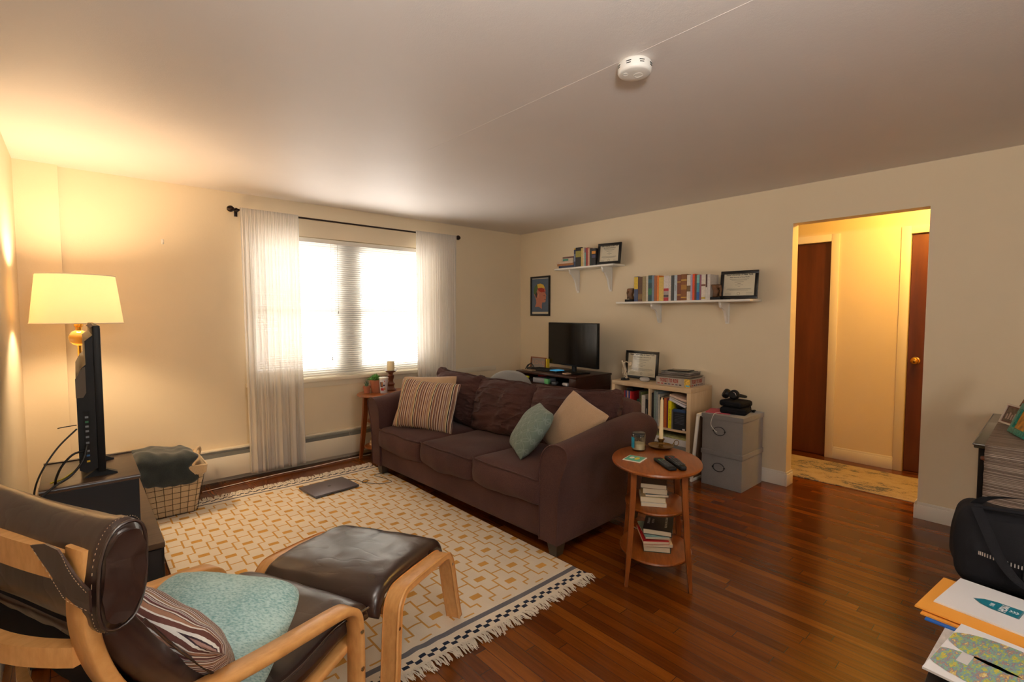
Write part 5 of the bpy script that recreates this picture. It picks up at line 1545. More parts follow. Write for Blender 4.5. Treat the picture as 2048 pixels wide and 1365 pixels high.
# grey office chair behind the sofa
t = thing('office_chair', 'light grey upholstered desk chair whose rounded back shows above the sofa', 'chair', (-.98, -.88, 0), radians(140))
b = BM()
rows = []
for j in range(15):
    v = j / 14; row = []
    for i in range(25):
        a = (-1 + 2 * i / 24) * 1.05
        hgt = .50 + .36 * (1 - (abs(a) / 1.05) ** 2.4 * .55) * v
        r = .235 + .02 * v
        row.append((r * sin(a), r * cos(a) - .02, hgt))
    rows.append(row)
A = [[b.verts.new(p) for p in r] for r in rows]; B = [[b.verts.new((p[0] * 1.14, p[1] * 1.14, p[2] + (.008 if j == 14 else 0))) for p in r] for j, r in enumerate(rows)]
for j in range(14):
    for i in range(24):
        b.faces.new((A[j][i], A[j][i + 1], A[j + 1][i + 1], A[j + 1][i])); b.faces.new((B[j][i], B[j + 1][i], B[j + 1][i + 1], B[j][i + 1]))
for i in range(24):
    b.faces.new((A[14][i], A[14][i + 1], B[14][i + 1], B[14][i])); b.faces.new((A[0][i], B[0][i], B[0][i + 1], A[0][i + 1]))
for j in range(14):
    b.faces.new((A[j][0], A[j + 1][0], B[j + 1][0], B[j][0])); b.faces.new((A[j][24], B[j][24], B[j + 1][24], A[j + 1][24]))
o = mobj('backrest', b, M['chairfab'], t, 60); md = o.modifiers.new('soft', 'SUBSURF'); md.levels = 1; md.render_levels = 1
b = BM(); softbox(b, 0, 0, .47, .23, .23, .04, .035, 8); mobj('seat', b, M['chairfab'], t, 60)
for a in range(4):
    b = BM(); cyl(b, (.15 * cos(a * pi / 2 + .785), .15 * sin(a * pi / 2 + .785), .43), (.22 * cos(a * pi / 2 + .785), .22 * sin(a * pi / 2 + .785), 0), .014, .009, 10); mobj('leg', b, M['darkwood'], t)
b = BM()
for k in range(3): tube(b, smoothpath([(-.05, 0, .0), (-.03 + .02 * k, .03, .05 + .01 * k), (.03, .01, .06), (.07, -.02, .03), (.08, 0, 0)], 6), .004, 6)
softbox(b, .02, 0, .015, .04, .03, .015, .01, 4)
small('cable_tangle', 'tangle of dark cables at the left corner of the desk', 'cable', b, M['cable'], (-.45, -.635, DZ_), -1.2, 60)

# ================================================================== CUBE SHELF
KX0, KX1, KY0, KY1, KZ = -.40, -.018, -2.590, -1.757, .77
t = thing('cube_shelf', 'pale birch cube shelf with four compartments of books', 'bookshelf', (0, 0, 0))
b = BM(); box(b, KX0, KX1, KY0, KY1, KZ - .038, KZ, .0015); mobj('top', b, M['birchshelf'], t, 30)
b = BM(); box(b, KX0, KX1, KY0, KY1, 0, .038, .0015); mobj('bottom', b, M['birchshelf'], t, 30)
for y in (KY0, KY1 - .038):
    b = BM(); box(b, KX0, KX1, y, y + .038, .038, KZ - .038, .0015); mobj('side_panel', b, M['birchshelf'], t, 30)
KM = -2.180
b = BM(); box(b, KX0 + .001, KX1, KM - .008, KM + .008, .038, KZ - .038, .001); mobj('divider', b, M['birchshelf'], t, 30)
b = BM(); box(b, KX0 + .001, KX1, KY0 + .038, KM - .008, .376, .392, .001); box(b, KX0 + .001, KX1, KM + .008, KY1 - .038, .376, .392, .001); mobj('shelf', b, M['birchshelf'], t, 30)
ZU = .392
GK = 'books in the pale cube shelf'
KB = [(-2.192, .022, .300, (24, 24, 26), 'black binder at the left of the upper right cubby', .0),
      (-2.215, .022, .322, (120, 138, 132), 'tall grey-green notebook in the upper right cubby', .0),
      (-2.238, .020, .315, (132, 142, 146), 'tall blue-grey notebook in the upper right cubby', .0),
      (-2.259, .016, .292, (190, 184, 170), 'cream folder right of the blue-grey notebook in the cubby', .0),
      (-2.276, .038, .270, (60, 50, 48), 'dark folder behind the taper candle in the cubby', .0),
      (-2.318, .029, .268, (184, 92, 40), 'rust orange book in the upper right cubby', .0),
      (-2.347, .014, .266, (110, 34, 54), 'thin maroon book right of the rust orange one', .0),
      (-2.362, .032, .250, (232, 216, 20), 'bright yellow book in the upper right cubby', .0),
      (-2.395, .014, .170, (110, 100, 96), 'short grey book right of the bright yellow one', .0)]
for y, T, h, col, lb, _ in KB:
    kw = {}
    if col == (232, 216, 20): kw = dict(title=('MAKE IT STICK', (50, 44, 20), .5))
    upright(lb, y, T, h, .20, ZU, col, x0=-.375, group=GK, **kw)
# black anthology: back cover towards the room
t = book('black anthology with blue top band standing cover outwards in the cubby', .115, .060, .185, (28, 28, 34), (-.365, -2.532, ZU), (0, 0, 0), group=GK)
t.rotation_euler = (0, 0, 0)
b = BM(); box(b, -.0012, -.0004, .0, .060, .150, .185); mobj('blue_band', b, bookmat((36, 66, 110)), t, 0)
t2 = t
b = BM(); box(b, -.012, -.0015, .0, .118, 0, .185); o = mobj('cover_board', b, bookmat((28, 28, 34)), t, 0)
b = BM(); box(b, -.0126, -.012, .0, .118, .158, .185); mobj('blue_band', b, bookmat((36, 66, 110)), t, 0)
b = BM(); box(b, -.0127, -.012, .004, .028, .004, .018); mobj('barcode_panel', b, M['paper'], t, 0)
b = BM()
for z in (.135, .118, .104, .090, .078, .066, .054): box(b, -.0127, -.012, .012, .105, z, z + .0022)
mobj('blurb_lines', b, mat('grey_print', (110, 112, 120), .7), t, 0)
b = BM(); softbox(b, 0, 0, .022, .05, .055, .022, .015, 5); small('sunglasses_case', 'black glasses case on top of the black anthology', 'case', b, M['black'], (-.31, -2.475, ZU + .186), 0, 60)
# tilted stack of slim books leaning across the top of the cubby
def tilted(lb, y0, z0, L, T, col, ang):
    # spine along y, thickness up, tilted about x
    t = book(lb, .17, T, L, col, (-.375, y0, z0), (pi / 2 + ang, 0, 0), group=GK, soft=True)
tilted('white magazine at the bottom of the tilted stack in the cubby', -2.368, .648, .170, .020, (214, 212, 220), radians(19))
tilted('second slim white book of the tilted stack in the cubby', -2.371, .671, .170, .010, (214, 206, 200), radians(17))
tilted('pink-edged cream book near the top of the tilted stack', -2.372, .684, .165, .018, (224, 196, 176), radians(13))
# lower right cubby: white boxed games
b = BM(); box(b, -.15, .15, -.172, .172, 0, .055, .001); small('flat_box', 'flat white box with printed lid in the lower right cubby', 'box', b, mat('white_card', (214, 214, 216), .6), (-.215, -2.370, .2455), 0)
b = BM(); box(b, -.14, .14, -.165, .165, 0, .018, .001); small('flat_box_cover', 'thin yellow-green printed box on the flat white box', 'box', b, mat('yellow_green_print', (170, 168, 110), .6, var=.5, vscale=40), (-.215, -2.370, .3015), 0)
b = BM(); box(b, -.16, .16, -.175, .175, 0, .205, .001); small('storage_box', 'grey storage box at the bottom of the lower right cubby', 'box', b, mat('grey_card', (120, 118, 114), .7), (-.215, -2.370, .039), 0)
# upper left cubby
KL = [(-2.015, .018, .205, (54, 30, 34), 'dark plum book beside the green one in the upper left cubby'), (-2.034, .020, .222, (16, 76, 60), 'emerald green book in the upper left cubby'), (-2.055, .018, .300, (60, 58, 50), 'tall dark olive folder in the upper left cubby'), (-2.074, .009, .292, (112, 120, 66), 'thin moss green folder in the upper left cubby'), (-2.084, .040, .266, (196, 190, 180), 'white speckled binder in the upper left cubby'), (-2.125, .030, .232, (28, 28, 30), 'black book with white vertical title in the upper left cubby')]
for y, T, h, col, lb in KL:
    kw = dict(title=('READINGS', (220, 220, 220), .45)) if 'vertical title' in lb else {}
    upright(lb, y, T, h, .20, ZU, col, x0=-.375, group=GK, **kw)
z = ZU
for k, (T, col, lb) in enumerate(((.17, (70, 56, 46), 'brown box supporting the small cases in the upper left cubby'),)):
    b = BM(); box(b, -.09, .09, -.10, .10, 0, T, .001); small('small_crate', lb, 'box', b, bookmat(col), (-.28, -1.905, z)); z += T
for k, (y, col, lb) in enumerate(((-1.880, (150, 40, 50), 'dark red disc case in the upper left cubby'), (-1.897, (60, 70, 130), 'blue disc case in the upper left cubby'), (-1.914, (190, 150, 140), 'pale pink disc case in the upper left cubby'), (-1.931, (40, 60, 120), 'navy disc case in the upper left cubby'), (-1.948, (200, 40, 44), 'bright red disc case in the upper left cubby'))):
    b = BM(); box(b, 0, .14, -.0075, .0075, 0, .115, .001); small('disc_case', lb, 'disc case', b, bookmat(col), (-.355, y, z), group='disc cases in the upper left cubby')
b = BM(); box(b, 0, .19, -.035, .035, 0, .03, .002); small('black_case', 'black case on top of the disc cases in the upper left cubby', 'case', b, M['black'], (-.36, -1.94, z + .1155))

# ---- things on the cube shelf
t = thing('discus_statuette', 'small cream discus thrower statuette on a black base', 'statuette', (-.30, -1.845, KZ), RW + radians(10))
b = BM(); lathe(b, [(0, 0), (.042, 0), (.042, .004), (.038, .018), (0, .018)], 28); mobj('base', b, M['blackmatte'], t, 40)
def skin_fig():
    V = {'pel': (0, 0, .100, .016), 'wai': (-.006, 0, .122, .013), 'che': (-.016, .002, .148, .017), 'nec': (-.030, .002, .170, .008), 'hd1': (-.036, .002, .182, .0105), 'hd2': (-.040, .002, .192, .009),
         'hL': (-.010, .008, .092, .0125), 'kL': (-.032, .012, .062, .0095), 'aL': (-.012, .012, .028, .006), 'tL': (-.030, .014, .022, .006),
         'hR': (.010, -.008, .092, .0125), 'kR': (-.004, -.012, .060, .0095), 'aR': (.026, -.014, .032, .006), 'tR': (.030, -.014, .021, .006),
         'sL': (-.022, .018, .160, .008), 'eL': (-.036, .024, .128, .0065), 'wL': (-.030, .010, .092, .005), 'fL': (-.028, .004, .082, .0045),
         'sR': (-.010, -.014, .164, .008), 'eR': (.016, -.022, .184, .0065), 'wR': (.046, -.024, .176, .005), 'fR': (.056, -.024, .170, .005)}
    E = [('pel', 'wai'), ('wai', 'che'), ('che', 'nec'), ('nec', 'hd1'), ('hd1', 'hd2'), ('pel', 'hL'), ('hL', 'kL'), ('kL', 'aL'), ('aL', 'tL'), ('pel', 'hR'), ('hR', 'kR'), ('kR', 'aR'), ('aR', 'tR'), ('che', 'sL'), ('sL', 'eL'), ('eL', 'wL'), ('wL', 'fL'), ('che', 'sR'), ('sR', 'eR'), ('eR', 'wR'), ('wR', 'fR')]
    keys = list(V); me = bpy.data.meshes.new('figure'); me.from_pydata([V[k][:3] for k in keys], [(keys.index(a), keys.index(c)) for a, c in E], [])
    o = bpy.data.objects.new('figure', me); COL.objects.link(o)
    o.modifiers.new('s', 'SKIN'); sd = me.skin_vertices[0].data if me.skin_vertices else None
    if sd is None:
        bpy.context.view_layer.objects.active = o
    for i, k in enumerate(keys):
        if sd: sd[i].radius = (V[k][3],) * 2; sd[i].use_root = (k == 'pel')
    o.modifiers.new('u', 'SUBSURF').levels = 1
    dg = bpy.context.evaluated_depsgraph_get(); me2 = bpy.data.meshes.new_from_object(o.evaluated_get(dg)); bpy.data.objects.remove(o)
    return me2
def ensure_skin():
    # a skin modifier needs its vertex layer; build it through bmesh
    pass
_orig = bpy.data.meshes.new
def fig():
    V = [(0, 0, .100, .016), (-.006, 0, .122, .013), (-.016, .002, .148, .017), (-.030, .002, .168, .008), (-.036, .002, .181, .0105), (-.040, .002, .191, .009),
         (-.010, .008, .092, .0125), (-.032, .012, .062, .0095), (-.012, .012, .030, .006), (-.028, .014, .0235, .005),
         (.010, -.008, .092, .0125), (-.004, -.012, .060, .0095), (.026, -.014, .034, .006), (.032, -.014, .0235, .005),
         (-.022, .018, .160, .008), (-.036, .024, .128, .0065), (-.030, .010, .092, .005), (-.028, .004, .082, .0045),
         (-.010, -.014, .164, .008), (.016, -.022, .184, .0065), (.046, -.024, .176, .005), (.056, -.024, .170, .005)]
    Ed = [(0, 1), (1, 2), (2, 3), (3, 4), (4, 5), (0, 6), (6, 7), (7, 8), (8, 9), (0, 10), (10, 11), (11, 12), (12, 13), (2, 14), (14, 15), (15, 16), (16, 17), (2, 18), (18, 19), (19, 20), (20, 21)]
    bm = bmesh.new(); lay = bm.verts.layers.skin.verify()
    vv = []
    for x, y, z, r in V:
        v = bm.verts.new((x, y, z)); v[lay].radius = (r, r); vv.append(v)
    vv[0][lay].use_root = True
    for a, c in Ed: bm.edges.new((vv[a], vv[c]))
    me = bpy.data.meshes.new('figure'); bm.to_mesh(me); bm.free()
    o = bpy.data.objects.new('figure', me); COL.objects.link(o); o.modifiers.new('s', 'SKIN'); m_ = o.modifiers.new('u', 'SUBSURF'); m_.levels = 1
    dg = bpy.context.evaluated_depsgraph_get(); me2 = bpy.data.meshes.new_from_object(o.evaluated_get(dg)); bpy.data.objects.remove(o)
    me2.name = 'figure'; me2.shade_smooth(); return me2
me = fig(); me.materials.append(mat('alabaster', (206, 190, 166), .5, var=.15, vscale=60)); o = bpy.data.objects.new('figure', me); link(o, t)
b = BM(); lathe(b, [(0, -.003), (.018, -.003), (.020, 0), (.018, .003), (0, .003)], 24); o = mobj('discus', b, me.materials[0], t, 40); o.location = (.060, -.024, .165); o.rotation_euler = (pi / 2.3, 0, 0)
b = BM(); cyl(b, (.012, .002, .018), (.010, .002, .075), .011, .008, 10); mobj('tree_stump', b, me.materials[0], t, 40)
t = thing('smart_speaker', 'small round light grey speaker puck before the diploma on the cube shelf', 'speaker', (-.255, -2.035, KZ))
b = BM(); lathe(b, [(0, 0), (.030, 0), (.044, .006), (.049, .018), (.047, .028), (.038, .037), (.020, .041), (0, .042)], 36); mobj('fabric_body', b, mat('speaker_grey', (178, 174, 170), .85), t, 60)
# board game
GX0, GX1, GY0, GY1 = -.335, -.035, -2.560, -2.225
t = thing('board_game_box', 'Ticket to Ride board game box on the right end of the cube shelf', 'board game', (-.185, -2.375, KZ), RW)
b = BM(); box(b, -.165, .165, -.150, .130, .0, .074, .0015); mobj('lid', b, mat('game_box_grey', (170, 158, 146), .6, var=.12, vscale=25), t, 0)
red = mat('game_red', (150, 46, 30), .6)
for loc, rot, sc_ in (((-.035, -.1508, .046), (pi / 2, 0, 0), .86), ((.1658, -.02, .046), (pi / 2, 0, pi / 2), .86)):
    text('lettering', 'TICKET TO RIDE', .044, red, t, loc, rot, sx=.66 * sc_ * 1.0, bold=.0012)
rnd = random.Random(3)
for k in range(7):
    b = BM(); x = -.15 + k * .036; box(b, x, x + .022, -.1512, -.150, .012, .020); box(b, .165, .1662, -.140 + k * .034, -.140 + k * .034 + .02, .012, .020)
    mobj('train_car', b, bookmat([(150, 60, 40), (170, 50, 40), (60, 60, 70), (40, 60, 110), (120, 40, 40), (90, 80, 100), (30, 30, 34)][k]), t, 0)
b = BM(); box(b, .118, .1668, -.1516, -.140, .0, .074); mobj('corner_art', b, mat('corner_yellow', (206, 170, 70), .6, var=.4, vscale=60), t, 0)
b = BM(); box(b, .130, .1664, -.1519, -.1510, .008, .022); mobj('corner_art', b, bookmat((90, 170, 200)), t, 0)
# mail and magazines stacked on the game
z = KZ + .0745; rnd = random.Random(12)
mags = ['bottom', 'second', 'third', 'fourth', 'fifth', 'sixth', 'seventh']
for k, (w, l, T, col) in enumerate(((.27, .30, .010, (110, 98, 86)), (.26, .27, .008, (132, 122, 112)), (.27, .28, .007, (92, 82, 74)), (.24, .26, .008, (140, 132, 126)), (.25, .25, .006, (104, 96, 92)), (.24, .24, .006, (150, 144, 140)), (.21, .25, .005, (90, 92, 88)))):
    b = BM(); box(b, -w / 2, w / 2, -l / 2, l / 2, 0, T, .0012); 
    for v in b.verts: v.co.z += .004 * max(0, noise.noise(Vector((v.co.x * 4, v.co.y * 4, k))))* 0
    small('magazine', mags[k] + ' magazine from the base of the grey pile on the board game box', 'magazine', b, mat('magazine_%d' % k, col, .5, var=.25, vscale=12), (-.19 + rnd.uniform(-.012, .012), -2.375 + rnd.uniform(-.02, .02), z), rnd.uniform(-.16, .16), group='magazines piled on the board game box'); z += T + .0005
t = thing('tablet', 'black framed tablet lying on top of the magazine pile', 'tablet', (-.19, -2.375, z), .18)
b = BM(); box(b, -.075, .075, -.10, .10, 0, .007, .003); mobj('case', b, M['black'], t, 30); b = BM(); box(b, -.055, .055, -.08, .08, .0071, .0078); mobj('display', b, mat('tablet_brown', (120, 104, 88), .25), t, 0)

# ================================================================== GREY BOXES
BXc, BYc, BW, BD = -.245, -2.885, .345, .405       # centre, width along y, depth along x
z = 0
for k, lb in enumerate(('lower grey fabric storage box with an oval ring pull beside the cube shelf', 'upper grey fabric storage box with an oval ring pull, topmost of the pair')):
    t = thing('storage_box', lb, 'storage box', (BXc, BYc, z), RW, group='grey storage boxes')
    b = BM(); box(b, -BW / 2 + .006, BW / 2 - .006, -BD / 2 + .006, BD / 2 - .006, 0, .285, .003); mobj('body', b, M['greyfab'], t, 30)
    b = BM(); box(b, -BW / 2, BW / 2, -BD / 2, BD / 2, .258, .298, .003); mobj('lid', b, M['greyfab'], t, 30)
    b = BM(); cx = -.0; tube(b, [(.046 * cos(a * pi / 18) - .02, -BD / 2 + .002, .165 + .034 * sin(a * pi / 18)) for a in range(36)], .0028, 6, closed=True)
    for s in (-1, 1): cyl(b, (s * .047 - .02, -BD / 2 + .006, .165), (s * .047 - .02, -BD / 2 - .003, .165), .006, seg=10)
    mobj('ring_pull', b, M['ring'], t); z += .2985
BZ = z
b = BM(); box(b, -.10, .10, -.095, .095, 0, .006, .001); small('notebook', 'thin pink-red notebook on the upper grey storage box', 'notebook', b, mat('pink_cover', (186, 62, 84), .5), (-.30, -2.800, BZ), .25)
def hp_case(lb, z, r, w, h, rz):
    t = thing('headphone_case', lb, 'case', (-.265, -2.915, z), rz, group='black headphone cases')
    b = BM(); softbox(b, 0, 0, h / 2, w, r, h / 2, h * .42, 10); mobj('shell', b, M['blackcloth'], t, 60)
    b = BM(); m_ = []
    for a in range(40):
        c_, s_ = cos(a * pi / 20), sin(a * pi / 20); m_.append((math.copysign(abs(c_) ** .7, c_) * (w + .001) * 1.0, math.copysign(abs(s_) ** .7, s_) * (r + .001), h * .5))
    tube(b, m_, .0022, 5, closed=True); mobj('zip', b, M['black'], t)
    return t
hp_case('lower black zip case on the upper grey storage box', BZ, .105, .10, .058, .2)
hc = hp_case('upper black zip case with a zip pull, stacked on the lower case', BZ + .0585, .098, .095, .052, -.1)
b = BM(); tube(b, [(.02, -.099, .03), (.022, -.112, .028), (.024, -.114, .0)], .0035, 6); mobj('zip_pull', b, M['black'], hc)
t = thing('headphones', 'black over-ear headphones on top of the stacked zip cases', 'headphones', (-.265, -2.895, BZ + .111), RW)
for s, rx in ((-1, .9), (1, -.2)):
    b = BM(); lathe(b, [(0, -.018), (.028, -.018), (.036, -.010), (.037, .006), (.030, .017), (0, .018)], 28); o = mobj('ear_cup', b, M['black'], t, 40)
    o.location = (-.056, -.01, .044) if s < 0 else (.014, -.02, .043); o.rotation_euler = (radians(62), 0, radians(-55)) if s < 0 else (radians(66), 0, radians(8)); o.scale = (1.12, 1.12, 1.3)
b = BM(); tube(b, smoothpath([(-.072, -.01, .050), (-.06, .05, .040), (.0, .085, .030), (.07, .06, .028), (.085, .02, .030), (.05, -.012, .036), (.02, -.015, .040)], 8), .010, 8); mobj('headband', b, M['black'], t)
b = BM(); tube(b, smoothpath([(.020, -.050, .068), (.036, -.052, .060), (.042, -.05, .040)], 6), .002, 6); mobj('silver_accent', b, M['chrome'], t)
b = BM(); tube(b, smoothpath([(-.03, 0, .008), (-.01, .014, .012), (.015, 0, .010), (.0, -.014, .014), (-.02, .004, .018), (.03, .006, .008)], 6), .007, 6); small('earphone_bundle', 'bundled black earphone cord at the right edge of the storage box', 'earphones', b, M['black'], (-.12, -3.00, BZ), .6, 60)
cable('charging_cable', 'white charging cable hanging down the front of the upper storage box', [(-.29, -2.86, BZ + .009), (-.36, -2.84, BZ + .0085), (-.42, -2.825, BZ + .008), (-.452, -2.82, BZ + .0), (-.462, -2.806, BZ - .05), (-.463, -2.805, BZ - .09), (-.460, -2.83, BZ - .125), (-.462, -2.855, BZ - .14)], .0022, M['whitecable'])
# empty white picture frame leaning between shelf and boxes
t = thing('leaning_frame', 'empty white picture frame leaning between the cube shelf and the grey boxes', 'picture frame', (-.05, -2.650, .001), rot=(radians(5.0), 0, 0))
b = BM(); w_, h_, f_ = .44, .59, .022
box(b, -w_, 0, -.010, .010, .0, f_, .001); box(b, -w_, 0, -.010, .010, h_ - f_, h_, .001); box(b, -w_, -w_ + f_, -.010, .010, f_, h_ - f_, .001); box(b, -f_, 0, -.010, .010, f_, h_ - f_, .001)
mobj('frame', b, M['white'], t, 30)
b = BM(); box(b, -w_ + f_, -f_, .002, .006, f_, h_ - f_); mobj('backing', b, mat('kraft_backing', (112, 84, 60), .8), t, 0)

# ================================================================== RIGHT FOREGROUND
t = thing('console_table', 'dark console table under a striped runner at the right edge', 'table', (0, 0, 0))
b = BM(); box(b, -1.115, -.055, -5.10, -4.425, .772, .795, .003); mobj('tabletop', b, mat('dark_green_glass', (62, 60, 48), .12), t, 30)
b = BM(); tube(b, [(-1.118, -4.424, .790), (-1.118, -5.10, .790)], .005, 8); tube(b, [(-1.118, -4.424, .790), (-.055, -4.424, .790)], .004, 8); mobj('metal_rim', b, mat('pewter_rim', (90, 88, 84), .3, .9), t)
for x, y in ((-1.07, -4.455), (-.10, -4.455), (-1.07, -5.07), (-.10, -5.07)):
    b = BM(); cyl(b, (x, y, .772), (x + (-.0), y, 0), .016, .013, 10); mobj('leg', b, M['black'], t, 40)
b = BM(); box(b, -1.05, -.12, -4.47, -4.44, .70, .755); box(b, -1.09, -1.06, -5.06, -4.47, .70, .755); mobj('rail', b, M['black'], t, 0)
b = BM(); lathe(b, [(0, -.012), (.012, -.008), (.014, 0), (.012, .008), (0, .012)], 16); o = mobj('knob', b, M['darkwood'], t, 60); o.location = (-1.10, -4.462, .725)
# runner
def runner():
    n = NT('striped_runner_cloth'); co = n.coord(); sep = n.new('ShaderNodeSeparateXYZ'); n.link(co, sep.inputs[0])
    s = n.math('ADD', sep.outputs[0], n.math('MULTIPLY', sep.outputs[2], 1.0))
    wv = n.math('SINE', n.math('MULTIPLY', s, 900))
    wn = n.new('ShaderNodeTexWhiteNoise', noise_dimensions='1D'); n.link(n.math('FLOOR', n.math('MULTIPLY', s, 230)), wn.inputs['W'])
    n.link(n.ramp(n.math('ADD', n.math('MULTIPLY', wv, .12), wn.outputs['Value']), [(.1, srgb(104, 88, 78)), (.5, srgb(128, 112, 100)), (.85, srgb(146, 130, 118)), (1, srgb(168, 154, 144))]), n.b.inputs['Base Color'])
    n.set(Roughness=.6); n.bump(n.math('ADD', wv, n.noise(400, 2, n.mapping(co, scale=(.2, 1, 1)))), .6, .002)
    b = BM(); path = smoothpath([(-.075, .7975), (-.5, .7985), (-1.05, .7985), (-1.112, .7975), (-1.130, .788), (-1.134, .74), (-1.136, .60), (-1.134, .46), (-1.136, .34)], 8)
    rows = []
    for p in path:
        rows.append([b.verts.new((p.x + (.005 * sin(v * 6) if p.y < .75 else 0), -4.465 - .58 * v + .003 * noise.noise(Vector((p.x * 60, p.y * 60, 0))) * (v == 0), p.y)) for v in [q / 20 for q in range(21)]])
    for a, c in zip(rows, rows[1:]):
        for k in range(20): b.faces.new((a[k], a[k + 1], c[k + 1], c[k]))
    o = mobj('table_runner', b, n.m, None, 60); md = o.modifiers.new('t', 'SOLIDIFY'); md.thickness = .003; md.offset = 1
    tag(o, 'brown and silver striped runner hanging over the end of the console table', 'table runner')
runner()
CTZ = .801
t = picture('photo_frame', 'small white photo frame with red line border on the striped runner', 'picture', .135, .115, .010, .012, (-.487, -4.508, CTZ), (radians(-20), 0, radians(210)), mat('dark_photo', (84, 74, 66), .4, var=.7, vscale=40), glass=False, fm=mat('off_white_frame', (222, 212, 200), .4))
b = BM()
for x0, x1, z0, z1 in ((-.058, .058, .013, .0145), (-.058, .058, .1005, .102), (-.058, -.0565, .013, .102), (.0565, .058, .013, .102)): box(b, x0, x1, -.0062, -.0056, z0, z1)
mobj('red_line_border', b, mat('red_line', (150, 50, 56), .5), t, 0)
b = BM()
for k in range(4): box(b, -.04 + k * .02, -.028 + k * .02, -.0062, -.0056, .03, .06 + .01 * (k % 2)); lathe(b, [(0, -.0064), (.005, -.0064), (.005, -.0056)], 10, c=(-.034 + k * .02, 0, .0))
mobj('photo_figures', b, mat('photo_light', (170, 150, 140), .5), t, 0)
t = picture('photo_frame', 'teal mosaic photo frame with an orange picture on the striped runner', 'picture', .20, .16, .030, .018, (-.805, -4.562, CTZ), (radians(-20), 0, radians(198.5)), mat('orange_photo', (190, 130, 50), .4, var=.6, vscale=30), glass=False, fm=None)
t.children[0].data.materials[0] = mat('teal_mosaic', (32, 132, 118), .3, bump=(140, .8, .006), var=.4, vscale=90)
t = picture('photo_frame', 'large dark brown wooden picture frame behind the teal one', 'picture', .28, .24, .030, .022, (-.50, -4.585, CTZ), (radians(-24), 0, radians(205)), mat('dark_art', (50, 46, 42), .4), glass=False, fm=M['darkwood'])

# low black table carrying bag and papers
LTZ = .60
t = thing('side_cabinet', 'low black cabinet in the right foreground carrying bag and papers', 'cabinet', (0, 0, 0))
b = BM(); box(b, -3.20, -2.06, -5.15, -4.512, LTZ - .02, LTZ, .003); mobj('top', b, M['blackface'], t, 30)
b = BM(); box(b, -3.19, -2.07, -5.14, -4.520, .02, LTZ - .02); mobj('carcass', b, M['blackface'], t, 0)
# tote bag
t = thing('tote_bag', 'black canvas tote bag with silver zips standing behind the papers', 'bag', (-2.235, -4.648, LTZ), radians(8))
bm = BM()
def bf(p, u):
    top = max(0, u.z)
    p.x *= 1 - .30 * top; p.y *= 1 - .10 * top ** 2
    p.x += .026 * noise.noise(Vector((p.y * 11, p.z * 7, 1))); p.y += .014 * noise.noise(Vector((p.x * 9, p.z * 9, 5)))
    p.z += .020 * noise.noise(Vector((p.x * 7, p.y * 6, 8))) * (u.z > 0) - .02 * top * (1 - u.y * u.y) * (1 if u.z > .8 else 0)
    return p
softbox(bm, 0, 0, .122, .115, .170, .122, .05, 22, bf); mobj('canvas_body', bm, M['blackcloth'], t, 60)
n = NT('silver_zip'); n.set(Base_Color=srgb(190, 188, 186), Roughness=.3, Metallic=.9); M['zip'] = n.m
def zipline(pts, parent):
    b = BM(); P = smoothpath(pts, 26)
    for k in range(0, len(P) - 1):
        d = (P[k + 1] - P[k]); 
        if k % 2 == 0: box(b, P[k].x - .0015, P[k].x + .0015, P[k].y - .0012, P[k].y + .0012, P[k].z - .005, P[k].z + .005)
    mobj('zip', b, M['zip'], parent, 0)
zipline([(-.150, .12, .125), (-.156, .04, .112), (-.152, -.06, .104), (-.146, -.15, .096)], t)
zipline([(-.132, -.02, .190), (-.130, -.07, .186), (-.126, -.14, .184)], t)
b = BM()
def strap_(pts, w):
    P = smoothpath(pts, 8); rows = []
    for p in P: rows.append([b.verts.new((p.x - .002, p.y - w, p.z)), b.verts.new((p.x - .002, p.y + w, p.z)), b.verts.new((p.x + .002, p.y + w, p.z)), b.verts.new((p.x + .002, p.y - w, p.z))])
    for a, c in zip(rows, rows[1:]):
        for k in range(4): b.faces.new((a[k], a[(k + 1) % 4], c[(k + 1) % 4], c[k]))
    b.faces.new(rows[0]); b.faces.new(rows[-1])
strap_([(-.085, .125, .238), (-.135, .105, .19), (-.160, .075, .12), (-.165, .03, .065), (-.165, -.05, .035), (-.160, -.14, .03)], .013)
mobj('handle', b, M['blackcloth'], t, 60)
b = BM(); strap_([(-.02, .135, .215), (-.03, .10, .255), (-.035, .03, .272), (-.035, -.05, .262), (-.03, -.12, .235)], .013); mobj('handle', b, M['blackcloth'], t, 60)
b = BM(); tube(b, smoothpath([(-.075, .13, .236), (-.085, .04, .243), (-.082, -.06, .240), (-.07, -.15, .228)], 8), .006, 8); mobj('rim_binding', b, M['blackcloth'], t, 60)
b = BM(); box(b, -.1465, -.138, -.14, .03, .072, .122, .003); mobj('leather_pocket_trim', b, mat('black_leather', (22, 22, 24), .35, bump=(120, .3)), t, 30)
